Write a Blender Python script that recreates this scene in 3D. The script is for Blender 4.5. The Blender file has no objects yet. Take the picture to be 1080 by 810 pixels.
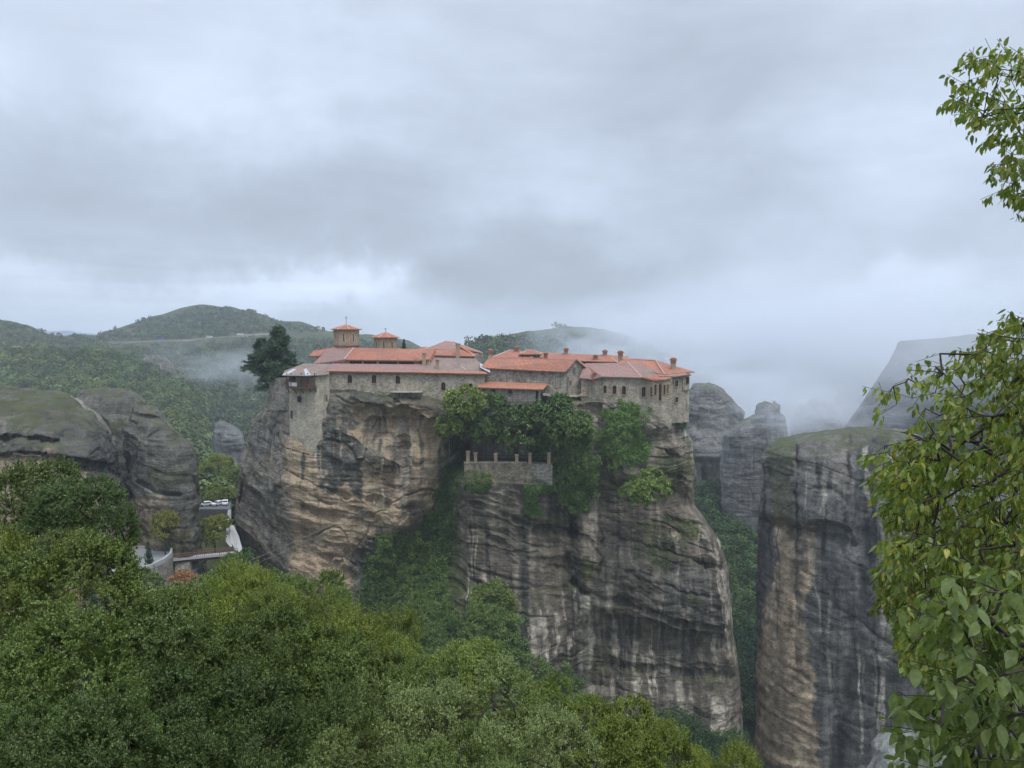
import bpy, bmesh, math
import numpy as np
from mathutils import Vector, Matrix
from mathutils.bvhtree import BVHTree
sc = bpy.context.scene
COL = sc.collection
rad = math.radians
# ---------------------------------------------------------------- camera geometry (world: camera at the origin, looking along +Y)
F = 810.0
TH = math.atan(53 / F)
CT, ST = math.cos(TH), math.sin(TH)

def slopes(px, py):
    dx = (np.asarray(px, float) - 540) / F
    dy = (405 - np.asarray(py, float)) / F
    yc = CT + dy * ST
    return dx / yc, (-ST + dy * CT) / yc

def P(px, py, Y):
    a, b = slopes(px, py)
    return Vector((float(a) * Y, float(Y), float(b) * Y))

def PN(px, py, Y):
    a, b = slopes(px, py)
    Y = np.asarray(Y, float)
    return np.stack([a * Y, Y + 0 * a, b * Y], -1)

def proj(v):
    x, y, z = v[..., 0], v[..., 1], v[..., 2]
    d = y * CT - z * ST
    u = y * ST + z * CT
    return 540 + F * x / d, 405 - F * u / d

# ---------------------------------------------------------------- noise (numpy)
def _h(ix, iy, iz, seed):
    h = (ix.astype(np.uint32) * np.uint32(374761393) + iy.astype(np.uint32) * np.uint32(668265263)
         + iz.astype(np.uint32) * np.uint32(2246822519) + np.uint32((seed * 3266489917) & 0xffffffff))
    h = (h ^ (h >> np.uint32(13))) * np.uint32(1274126177)
    h = (h ^ (h >> np.uint32(16))) * np.uint32(2654435761)
    h ^= h >> np.uint32(15)
    return h.astype(np.float64) / 4294967295.0 * 2 - 1

def vnoise(x, y, z, seed=0):
    x, y, z = np.broadcast_arrays(np.asarray(x, float), np.asarray(y, float), np.asarray(z, float))
    ix, iy, iz = np.floor(x), np.floor(y), np.floor(z)
    fx, fy, fz = x - ix, y - iy, z - iz
    ix, iy, iz = ix.astype(np.int64), iy.astype(np.int64), iz.astype(np.int64)
    u = fx ** 3 * (fx * (fx * 6 - 15) + 10); v = fy ** 3 * (fy * (fy * 6 - 15) + 10); w = fz ** 3 * (fz * (fz * 6 - 15) + 10)
    r = 0
    for a in (0, 1):
        for b in (0, 1):
            for c in (0, 1):
                r = r + _h(ix + a, iy + b, iz + c, seed) * (u if a else 1 - u) * (v if b else 1 - v) * (w if c else 1 - w)
    return r

def fbm(x, y, z, seed=0, octv=4, gain=.5):
    r = 0; a = 1; t = 0; f = 1.0
    for i in range(octv):
        r = r + a * vnoise(np.asarray(x) * f + 17.3 * i, np.asarray(y) * f + 5.1 * i, np.asarray(z) * f - 9.7 * i, seed + i * 31)
        t += a; a *= gain; f *= 2.03
    return r / t * 1.6

def smooth(a, b, x):
    t = np.clip((np.asarray(x, float) - a) / (b - a), 0, 1)
    return t * t * (3 - 2 * t)

def poly_dist(px, py, pts):
    """distance to a polyline"""
    best = np.full(np.shape(px), 1e9)
    for (x0, y0), (x1, y1) in zip(pts[:-1], pts[1:]):
        dx, dy = x1 - x0, y1 - y0
        L = dx * dx + dy * dy + 1e-9
        t = np.clip(((px - x0) * dx + (py - y0) * dy) / L, 0, 1)
        best = np.minimum(best, np.hypot(px - x0 - t * dx, py - y0 - t * dy))
    return best

def in_poly(px, py, pts):
    ins = np.zeros(np.shape(px), bool)
    n = len(pts)
    for i in range(n):
        x0, y0 = pts[i]; x1, y1 = pts[(i + 1) % n]
        if y0 == y1: continue
        c = ((y0 > py) != (y1 > py)) & (px < (x1 - x0) * (py - y0) / (y1 - y0) + x0)
        ins ^= c
    return ins

def sdist(px, py, pts):
    """signed distance, positive inside"""
    d = poly_dist(px, py, list(pts) + [pts[0]])
    return np.where(in_poly(px, py, pts), d, -d)

def pmask(px, py, pts, soft=3, jit=None):
    s = sdist(px, py, pts)
    if jit is not None: s = s + jit
    return smooth(-soft, soft, s)

# ---------------------------------------------------------------- objects
def link(o, parent=None):
    COL.objects.link(o)
    if parent is not None: o.parent = parent
    return o

def tag(o, label=None, cat=None, group=None, kind=None):
    if label: o['label'] = label
    if cat: o['category'] = cat
    if group: o['group'] = group
    if kind: o['kind'] = kind
    return o

def empty(name, loc=(0, 0, 0), **k):
    o = bpy.data.objects.new(name, None)
    o.location = loc; o.empty_display_size = .5
    return tag(link(o), **k)

def to_local(o, parent):
    """parent keeping world position when the parent only has a location"""
    o.parent = parent
    o.location = -Vector(parent.location)
    return o

def mesh_np(name, V, Q, mat, parent=None, smooth_=False, attrs=None, tris=False):
    me = bpy.data.meshes.new(name)
    V = np.ascontiguousarray(V, np.float32); Q = np.ascontiguousarray(Q, np.int32)
    k = Q.shape[1]
    me.vertices.add(len(V)); me.vertices.foreach_set('co', V.ravel())
    me.loops.add(Q.size); me.loops.foreach_set('vertex_index', Q.ravel())
    me.polygons.add(len(Q)); me.polygons.foreach_set('loop_start', np.arange(0, Q.size, k, dtype=np.int32))
    try: me.polygons.foreach_set('loop_total', np.full(len(Q), k, np.int32))
    except Exception: pass
    if smooth_: me.polygons.foreach_set('use_smooth', np.ones(len(Q), bool))
    me.update(calc_edges=True)
    for an, arr in (attrs or {}).items():
        arr = np.asarray(arr, np.float32)
        if arr.ndim == 1:
            at = me.attributes.new(an, 'FLOAT', 'POINT'); at.data.foreach_set('value', arr)
        else:
            at = me.attributes.new(an, 'FLOAT_COLOR', 'POINT')
            c = np.ones((len(arr), 4), np.float32); c[:, :3] = arr; at.data.foreach_set('color', c.ravel())
    me.materials.append(mat)
    o = bpy.data.objects.new(name, me)
    link(o)
    if parent is not None: to_local(o, parent)
    return o

class MB:
    """collects shapes into one mesh"""
    def __init__(s): s.v = []; s.f = []
    def add(s, vs, fs):
        b = len(s.v); s.v += [tuple(v) for v in vs]; s.f += [tuple(i + b for i in f) for f in fs]; return s
    def prism(s, pts, ext):
        """polygon extruded by a vector"""
        n = len(pts); ext = Vector(ext); pts = [Vector(p) for p in pts]
        vs = pts + [p + ext for p in pts]
        fs = [tuple(range(n - 1, -1, -1)), tuple(range(n, 2 * n))] + [(i, (i + 1) % n, n + (i + 1) % n, n + i) for i in range(n)]
        return s.add(vs, fs)
    def box(s, lo, hi):
        x0, y0, z0 = lo; x1, y1, z1 = hi
        return s.prism([(x0, y0, z0), (x1, y0, z0), (x1, y1, z0), (x0, y1, z0)], (0, 0, z1 - z0))
    def bar(s, a, b, w, h=None):
        a, b = Vector(a), Vector(b); d = (b - a)
        if d.length < 1e-6: return s
        dn = d.normalized(); h = h or w
        up = Vector((0, 0, 1)) if abs(dn.z) < .95 else Vector((0, 1, 0))
        sx = dn.cross(up).normalized() * (w / 2); sy = sx.cross(dn).normalized() * (h / 2)
        return s.prism([a - sx - sy, a + sx - sy, a + sx + sy, a - sx + sy], d)
    def tube(s, pts, rs, n=6):
        pts = [Vector(p) for p in pts]
        if not hasattr(rs, '__len__'): rs = [rs] * len(pts)
        vs = []; fs = []
        for i, p in enumerate(pts):
            d = (pts[min(i + 1, len(pts) - 1)] - pts[max(i - 1, 0)]).normalized()
            up = Vector((0, 0, 1)) if abs(d.z) < .9 else Vector((1, 0, 0))
            a = d.cross(up).normalized(); b = d.cross(a)
            for k in range(n):
                t = 2 * math.pi * k / n
                vs.append(p + (a * math.cos(t) + b * math.sin(t)) * rs[i])
        for i in range(len(pts) - 1):
            for k in range(n):
                fs.append((i * n + k, i * n + (k + 1) % n, (i + 1) * n + (k + 1) % n, (i + 1) * n + k))
        fs.append(tuple(range(n))); fs.append(tuple(range(len(pts) * n - 1, (len(pts) - 1) * n - 1, -1)))
        return s.add(vs, fs)
    def build(s, name, mat, parent=None, smooth_=False):
        me = bpy.data.meshes.new(name)
        me.from_pydata(s.v, [], s.f)
        bm = bmesh.new(); bm.from_mesh(me); bmesh.ops.recalc_face_normals(bm, faces=bm.faces); bm.to_mesh(me); bm.free()
        if smooth_:
            for p in me.polygons: p.use_smooth = True
        me.materials.append(mat)
        o = bpy.data.objects.new(name, me); link(o)
        if parent is not None:
            # parents of parents: walk up to the world offset
            o.parent = parent
            off = Vector((0, 0, 0)); q = parent
            while q is not None: off += Vector(q.location); q = q.parent
            o.location = -off
        return o

# ---------------------------------------------------------------- node helper
class NT:
    def __init__(s, name):
        s.m = bpy.data.materials.new(name); s.m.use_nodes = True
        s.t = s.m.node_tree; s.t.nodes.clear()
    def n(s, typ, **kw):
        nd = s.t.nodes.new(typ)
        for k, v in kw.items():
            if k.startswith('i_'):
                nm = k[2:].replace('_', ' ')
                nd.inputs[nm].default_value = v
            else: setattr(nd, k, v)
        return nd
    def l(s, a, b): s.t.links.new(a, b)
    def noise(s, scale, vec=None, detail=4, rough=.55, dist=0):
        nd = s.n('ShaderNodeTexNoise'); nd.inputs['Scale'].default_value = scale; nd.inputs['Detail'].default_value = detail
        nd.inputs['Roughness'].default_value = rough; nd.inputs['Distortion'].default_value = dist
        if vec is not None: s.l(vec, nd.inputs['Vector'])
        return nd.outputs['Fac']
    def mapping(s, vec, scale=(1, 1, 1), rot=(0, 0, 0), loc=(0, 0, 0)):
        nd = s.n('ShaderNodeMapping'); nd.inputs['Scale'].default_value = scale; nd.inputs['Rotation'].default_value = rot
        nd.inputs['Location'].default_value = loc
        s.l(vec, nd.inputs['Vector']); return nd.outputs[0]
    def ramp(s, fac, stops):
        nd = s.n('ShaderNodeValToRGB'); s.l(fac, nd.inputs[0]); e = nd.color_ramp.elements
        while len(e) < len(stops): e.new(.5)
        for el, (p, c) in zip(e, stops):
            el.position = p; el.color = (c, c, c, 1) if not hasattr(c, '__len__') else (*c, 1)
        return nd.outputs[0]
    def mix(s, fac, a, b, mode='MIX'):
        nd = s.n('ShaderNodeMix', data_type='RGBA', blend_type=mode)
        for sock, v in ((nd.inputs[0], fac), (nd.inputs[6], a), (nd.inputs[7], b)):
            if hasattr(v, 'links') or isinstance(v, bpy.types.NodeSocket): s.l(v, sock)
            elif hasattr(v, '__len__'): sock.default_value = (*v, 1) if len(v) == 3 else v
            else: sock.default_value = v if sock.type == 'VALUE' else (v, v, v, 1)
        return nd.outputs[2]
    def math(s, op, a, b=None):
        nd = s.n('ShaderNodeMath', operation=op)
        for i, v in enumerate((a, b)):
            if v is None: continue
            if isinstance(v, bpy.types.NodeSocket): s.l(v, nd.inputs[i])
            else: nd.inputs[i].default_value = v
        return nd.outputs[0]
    def bump(s, h, strength=.5, dist=.1, normal=None):
        nd = s.n('ShaderNodeBump'); nd.inputs['Strength'].default_value = strength; nd.inputs['Distance'].default_value = dist
        s.l(h, nd.inputs['Height'])
        if normal is not None: s.l(normal, nd.inputs['Normal'])
        return nd.outputs[0]
    def out(s, col, rough=.9, normal=None, spec=.2, metal=0):
        b = s.n('ShaderNodeBsdfPrincipled')
        for sock, v in ((b.inputs['Base Color'], col), (b.inputs['Roughness'], rough)):
            if isinstance(v, bpy.types.NodeSocket): s.l(v, sock)
            elif hasattr(v, '__len__'): sock.default_value = (*v, 1)
            else: sock.default_value = v
        b.inputs['Specular IOR Level'].default_value = spec; b.inputs['Metallic'].default_value = metal
        if normal is not None: s.l(normal, b.inputs['Normal'])
        o = s.n('ShaderNodeOutputMaterial'); s.l(b.outputs[0], o.inputs[0])
        s.b = b; s.o = o
        return s.m

def plain(name, col, rough=.8, var=.25, scale=3, metal=0, bump=.2):
    t = NT(name); tc = t.n('ShaderNodeTexCoord')
    n = t.noise(scale, tc.outputs['Object'], 5)
    c = t.mix(n, [x * (1 - var) for x in col], [min(1, x * (1 + var)) for x in col])
    return t.out(c, rough, t.bump(n, bump, .02), metal=metal)
SUN_E = 1.5
ZENITH = 3.0
# px, py, half width deg, half height deg, hardness, amount
SKY_BLOBS = [
 (60, 20, 22, 12, .1, .10), (330, 60, 20, 10, .1, .06), (160, 210, 26, 7, .2, -.06), (430, 215, 14, 9, .2, -.05),
 (620, 190, 12, 6, .1, .07), (560, 310, 18, 7, .35, -.085), (720, 330, 16, 6, .2, -.03), (960, 325, 10, 5, .2, .12), (765, 300, 7, 7, .1, .07), (870, 325, 8, 5, .1, .10), (610, 270, 16, 9, .3, -.05), (420, 120, 12, 9, .2, -.03), (250, 130, 12, 6, .2, .04), (400, 335, 8, 3, .2, .14),
 (960, 90, 16, 10, .1, .09), (130, 300, 26, 3.2, .3, .12), (310, 318, 9, 3, .4, .16), (470, 350, 12, 3, .2, .10), (30, 270, 20, 3, .2, .05),
 (760, 130, 14, 10, .1, -.07),
]
HAZE = .00019
# px, py, Y, rx, ry, rz, density, seed
MISTS = [(800, 380, 900, 330, 220, 120, .016, 1, (.25, .55)), (790, 425, 600, 120, 75, 46, .032, 2), (230, 395, 900, 130, 120, 50, .007, 3), (665, 365, 740, 125, 80, 60, .030, 4),
         (985, 370, 450, 100, 50, 44, .020, 5, (.2, .55)), (842, 436, 368, 42, 22, 16, .034, 6), (775, 470, 395, 26, 16, 18, .014, 7), (700, 385, 470, 60, 40, 22, .016, 8), (915, 440, 330, 30, 18, 12, .016, 9)]
DENOISE = True
# ---------------------------------------------------------------- camera, world, sun, render settings
cam = bpy.data.objects.new('camera', bpy.data.cameras.new('camera')); link(cam)
cam.data.sensor_width = 36; cam.data.lens = F / 1080 * 36
cam.data.clip_start = .05; cam.data.clip_end = 60000
cam.rotation_euler = (rad(90) - TH, 0, 0)
sc.camera = cam
sc.view_settings.view_transform = 'Standard'; sc.view_settings.look = 'None'
sc.view_settings.gamma = 1; sc.view_settings.exposure = 0.15
sc.render.engine = 'CYCLES'
cy = sc.cycles
cy.max_bounces = 5; cy.diffuse_bounces = 2; cy.glossy_bounces = 1; cy.transmission_bounces = 3; cy.volume_bounces = 2
cy.transparent_max_bounces = 6; cy.use_denoising = DENOISE; cy.sample_clamp_indirect = 4
cy.volume_step_rate = 2.0; cy.volume_max_steps = 48
cy.use_adaptive_sampling = True; cy.adaptive_threshold = .015
try: cy.denoiser = 'OPENIMAGEDENOISE'
except Exception: pass

SUN_EL, SUN_AZ = rad(66), rad(140)      # azimuth measured from +Y towards +X (behind the camera, to the right)
w = bpy.data.worlds.new('World'); sc.world = w; w.use_nodes = True
wt = w.node_tree; wt.nodes.clear()
class WN(NT):
    def __init__(s): s.t = wt
W = WN()
tc = W.n('ShaderNodeTexCoord')
sky = W.n('ShaderNodeTexSky'); sky.sky_type = 'NISHITA'; sky.sun_disc = False
sky.sun_elevation = SUN_EL; sky.sun_rotation = SUN_AZ; sky.air_density = 1.2; sky.dust_density = 2
nrm = W.n('ShaderNodeVectorMath', operation='NORMALIZE'); W.l(tc.outputs['Generated'], nrm.inputs[0])
D0 = nrm.outputs[0]
# warped direction so that cloud edges are irregular
wn = W.n('ShaderNodeTexNoise'); wn.inputs['Scale'].default_value = 5; wn.inputs['Detail'].default_value = 6; wn.inputs['Roughness'].default_value = .58
W.l(D0, wn.inputs['Vector'])
v1 = W.n('ShaderNodeVectorMath', operation='SUBTRACT'); W.l(wn.outputs['Color'], v1.inputs[0]); v1.inputs[1].default_value = (.5, .5, .5)
v2 = W.n('ShaderNodeVectorMath', operation='SCALE'); W.l(v1.outputs[0], v2.inputs[0]); v2.inputs['Scale'].default_value = .32
v3 = W.n('ShaderNodeVectorMath', operation='ADD'); W.l(D0, v3.inputs[0]); W.l(v2.outputs[0], v3.inputs[1])
DW = v3.outputs[0]
def sblob(px, py, wdeg, hdeg, hard=0.0, warp=True):
    """soft bank of cloud centred on a sky direction; wdeg/hdeg = half width and height in degrees"""
    d = P(px, py, 1).normalized()
    sub = W.n('ShaderNodeVectorMath', operation='SUBTRACT'); W.l(DW if warp else D0, sub.inputs[0]); sub.inputs[1].default_value = d
    mp = W.n('ShaderNodeVectorMath', operation='MULTIPLY'); W.l(sub.outputs[0], mp.inputs[0])
    a, b = 1 / math.tan(rad(wdeg)), 1 / math.tan(rad(hdeg))
    mp.inputs[1].default_value = (a, a * .6, b)
    ln = W.n('ShaderNodeVectorMath', operation='LENGTH'); W.l(mp.outputs[0], ln.inputs[0])
    mr = W.n('ShaderNodeMapRange'); mr.interpolation_type = 'SMOOTHSTEP'
    W.l(ln.outputs['Value'], mr.inputs[0]); mr.inputs[1].default_value = 1.0; mr.inputs[2].default_value = hard
    mr.inputs[3].default_value = 0; mr.inputs[4].default_value = 1
    return mr.outputs[0]
flat = W.mapping(D0, (2.2, 2.2, 5.5))
n1 = W.noise(1.6, flat, 7, .56, .25)
flat2 = W.mapping(D0, (1.6, 1.6, 8), loc=(3, 1, 2))
n2 = W.noise(2.6, flat2, 5, .5, .3)
base = W.ramp(n1, [(.3, .525), (.5, .60), (.7, .70)])
val = W.math('ADD', base, W.math('MULTIPLY', W.math('SUBTRACT', n2, .5), .10))
for px, py, wd, hd, hard, amt in SKY_BLOBS:
    val = W.math('ADD', val, W.math('MULTIPLY', sblob(px, py, wd, hd, hard), amt))
# streaks of low stratus towards the left horizon
fl3 = W.mapping(D0, (1.2, 1.2, 26), loc=(1, 4, 0))
n3 = W.noise(2.2, fl3, 5, .55, .4)
st = W.math('MULTIPLY', W.math('SUBTRACT', n3, .5), W.math('MULTIPLY', sblob(120, 310, 26, 5, .2, False), .30))
val = W.math('ADD', val, st)
# overcast sky is brighter towards the zenith (standard overcast distribution)
sp = W.n('ShaderNodeSeparateXYZ'); W.l(D0, sp.inputs[0])
zr = W.n('ShaderNodeMapRange'); zr.interpolation_type = 'SMOOTHSTEP'; W.l(sp.outputs[2], zr.inputs[0])
zr.inputs[1].default_value = .42; zr.inputs[2].default_value = .95; zr.inputs[3].default_value = 1; zr.inputs[4].default_value = ZENITH
val = W.math('MULTIPLY', val, zr.outputs[0])
tint = W.n('ShaderNodeMapRange'); W.l(sp.outputs[2], tint.inputs[0]); tint.inputs[1].default_value = 0; tint.inputs[2].default_value = .5
comb = W.mix(tint.outputs[0], (.865, 1.0, 1.235), (.885, 1.0, 1.20))
vc = W.n('ShaderNodeCombineXYZ')
for i in range(3): W.l(val, vc.inputs[i])
cl = W.mix(1.0, vc.outputs[0], comb, 'MULTIPLY')
# cloud radiance is divided by the background strength, so that sky and cloud share one background
cl10 = W.mix(1.0, cl, (10, 10, 10), 'MULTIPLY')
cov = W.mix(.93, sky.outputs[0], cl10)
bg = W.n('ShaderNodeBackground'); W.l(cov, bg.inputs[0]); bg.inputs[1].default_value = .1
wo = W.n('ShaderNodeOutputWorld'); W.l(bg.outputs[0], wo.inputs[0])
w.cycles.sampling_method = 'MANUAL'; w.cycles.sample_map_resolution = 256

sun = bpy.data.objects.new('sun', bpy.data.lights.new('sun', 'SUN')); link(sun)
sun.data.energy = SUN_E; sun.data.angle = rad(14); sun.data.color = (1, .97, .93)
sd = Vector((math.sin(SUN_AZ) * math.cos(SUN_EL), math.cos(SUN_AZ) * math.cos(SUN_EL), math.sin(SUN_EL)))
sun.rotation_euler = sd.to_track_quat('Z', 'Y').to_euler()
sun.location = (0, 0, 80)
# ---------------------------------------------------------------- rock
GREY = np.array((.235, .215, .185)); DARK = np.array((.068, .070, .066)); OCHRE = np.array((.42, .33, .235)); PALE = np.array((.46, .42, .36))
MOSS = np.array((.075, .095, .025)); BLUE = np.array((.085, .09, .095)); LICH = np.array((.27, .27, .25)); BROWN = np.array((.16, .125, .095))

def rock_material(name, dip=0.0, scale=1.0, strata=1.0):
    t = NT(name); tc = t.n('ShaderNodeTexCoord'); ob = tc.outputs['Object']
    at = t.n('ShaderNodeAttribute', attribute_name='Col')
    lay = t.mapping(ob, (.05 / scale, .05 / scale, .95 / scale), (0, dip, 0))
    n_lay = t.noise(1.0, lay, 8, .62, .9)
    n_fine = t.noise(2.2 / scale, ob, 8, .68)
    n_mid = t.noise(.35 / scale, ob, 6, .6, .4)
    ver = t.mapping(ob, (1.3 / scale, 1.3 / scale, .06 / scale))
    n_ver = t.noise(1.0, ver, 6, .6, .6)
    sp = t.n('ShaderNodeTexVoronoi'); sp.inputs['Scale'].default_value = 1.6 / scale; t.l(ob, sp.inputs['Vector'])
    f = t.mix(1.0, t.ramp(n_lay, [(.30, .80), (.5, 1.0), (.72, 1.14)]), t.ramp(n_fine, [(.28, .62), (.5, 1.0), (.75, 1.40)]), 'MULTIPLY')
    f = t.mix(1.0, f, t.ramp(n_mid, [(.3, .75), (.5, 1.0), (.7, 1.25)]), 'MULTIPLY')
    f = t.mix(1.0, f, t.ramp(n_ver, [(.32, .84), (.52, 1.02), (.75, 1.1)]), 'MULTIPLY')
    c = t.mix(1.0, at.outputs['Color'], f, 'MULTIPLY')
    # scattered pale lichen specks
    spk = t.math('MULTIPLY', t.ramp(t.noise(4.5 / scale, ob, 3, .7), [(.63, 0), (.68, 1)]), t.ramp(n_mid, [(.45, 0), (.6, .55)]))
    c = t.mix(spk, c, (.34, .34, .31))
    # moss grows where the rock faces up
    ge = t.n('ShaderNodeNewGeometry'); sx = t.n('ShaderNodeSeparateXYZ'); t.l(ge.outputs['Normal'], sx.inputs[0])
    mo = t.math('ADD', sx.outputs[2], t.math('MULTIPLY', t.math('SUBTRACT', n_mid, .5), 2.0))
    mo = t.ramp(t.math('ADD', mo, t.math('MULTIPLY', t.math('SUBTRACT', n_fine, .5), .8)), [(.70, 0), (1.0, .75)])
    mc = t.mix(n_fine, (.035, .045, .015), (.115, .125, .055))
    c = t.mix(mo, c, mc)
    h = t.math('ADD', t.math('MULTIPLY', n_lay, strata * .6), t.math('MULTIPLY', n_fine, .55))
    h = t.math('ADD', h, t.math('MULTIPLY', n_ver, .08)); h = t.math('ADD', h, t.math('MULTIPLY', n_mid, .6))
    return t.out(c, .93, t.bump(h, .95, 1.1 * scale), spec=.15)

def grid_faces(n, m, off=0, flip=False):
    i, j = np.meshgrid(np.arange(n - 1), np.arange(m - 1), indexing='ij')
    a = (i * m + j).ravel() + off
    q = np.stack([a, a + m, a + m + 1, a + 1], 1)
    return q[:, ::-1] if flip else q

def rock_disp(X, Y, Z, dip, sc_, amp, seed, px, py, px_m=None):
    """thickness of weathered layers, cracks along the bedding, vertical joints (metres, outwards)"""
    wx = fbm(X / 30 / sc_, Y / 30 / sc_, Z / 30 / sc_, seed, 3)
    s = (Z + X * dip) / sc_ + 3.0 * wx
    n1_ = fbm(X / (70 * sc_), Y / (70 * sc_), s / 8.5, seed + 3, 2)
    n2_ = vnoise(X / (26 * sc_), Y / (26 * sc_), s / 3.2, seed + 5)
    n3_ = vnoise(X / (12 * sc_), Y / (12 * sc_), s / 1.2, seed + 7)
    msk = smooth(-.15, .35, fbm(X / (22 * sc_), Y / (22 * sc_), Z / (14 * sc_), seed + 2, 2))
    d = 1.0 * n1_ - .9 * np.exp(-(n1_ / .035) ** 2) * msk + .34 * n2_ - .45 * np.exp(-(n2_ / .05) ** 2) * smooth(.5, .0, msk) + .12 * n3_ + .13 * vnoise(X / (22 * sc_), Y / (22 * sc_), s / .5, seed + 8)
    v1_ = vnoise(X / (13 * sc_) + 2 * wx, Y / (18 * sc_), Z / (70 * sc_), seed + 9)
    v2_ = vnoise(X / (5 * sc_) + wx, Y / (8 * sc_), Z / (30 * sc_), seed + 12)
    d = d - 1.0 * np.exp(-(v1_ / .04) ** 2) * (1 - msk) + .7 * v1_ + .25 * v2_
    b_ = np.abs(fbm(X / (9 * sc_), Y / (9 * sc_), s / 4.5, seed + 31, 4)) + .45 * np.abs(fbm(X / (3.2 * sc_), Y / (3.2 * sc_), s / 1.7, seed + 33, 3))
    d = d + .5 - .8 * b_
    d = d + .55 * fbm(X / (7 * sc_), Y / (7 * sc_), Z / (5 * sc_), seed + 15, 5) + 2.4 * fbm(X / (34 * sc_), Y / (34 * sc_), Z / (28 * sc_), seed + 21, 2)
    return d * amp

def rock_cols(X, Y, Z, px, py, seed, base, drip_amt=.6, pale_amt=.5, sc_=1.0):
    """base tone, dark water stains and pale mineral streaks that run down the face"""
    n = len(X)
    b = fbm(X / (16 * sc_), Y / (16 * sc_), Z / (10 * sc_), seed + 40, 4)
    c = base[None, :] * (1 + .28 * b[:, None])
    lay = fbm(X / (50 * sc_), Y / (50 * sc_), (Z + .25 * X) / (2.6 * sc_), seed + 41, 3)
    c = c * (1 + .22 * lay[:, None])
    dr = vnoise(X / (2.6 * sc_), Y / (4 * sc_), Z / (38 * sc_), seed + 42) + .6 * vnoise(X / (1.1 * sc_), Y / (2 * sc_), Z / (20 * sc_), seed + 43) + .7 * fbm(X / (20 * sc_), Y / (20 * sc_), Z / (16 * sc_), seed + 44, 3)
    m = smooth(.15, .75, dr) * drip_amt
    c = c * (1 - m[:, None]) + DARK * m[:, None]
    pl = vnoise(X / (1.5 * sc_), Y / (3 * sc_), Z / (24 * sc_), seed + 46) + .5 * fbm(X / (14 * sc_), Y / 14, Z / (9 * sc_), seed + 47, 3)
    m = smooth(.55, .85, pl) * pale_amt
    return c * (1 - m[:, None]) + PALE * m[:, None]

TEX = [None]
def paint(c, m, col, amt=1.0):
    m = (m * amt)[:, None]; col = np.asarray(col)
    if col.ndim == 1: col = col[None, :]
    return c * (1 - m) + col * TEX[0][:, None] * m

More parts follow.
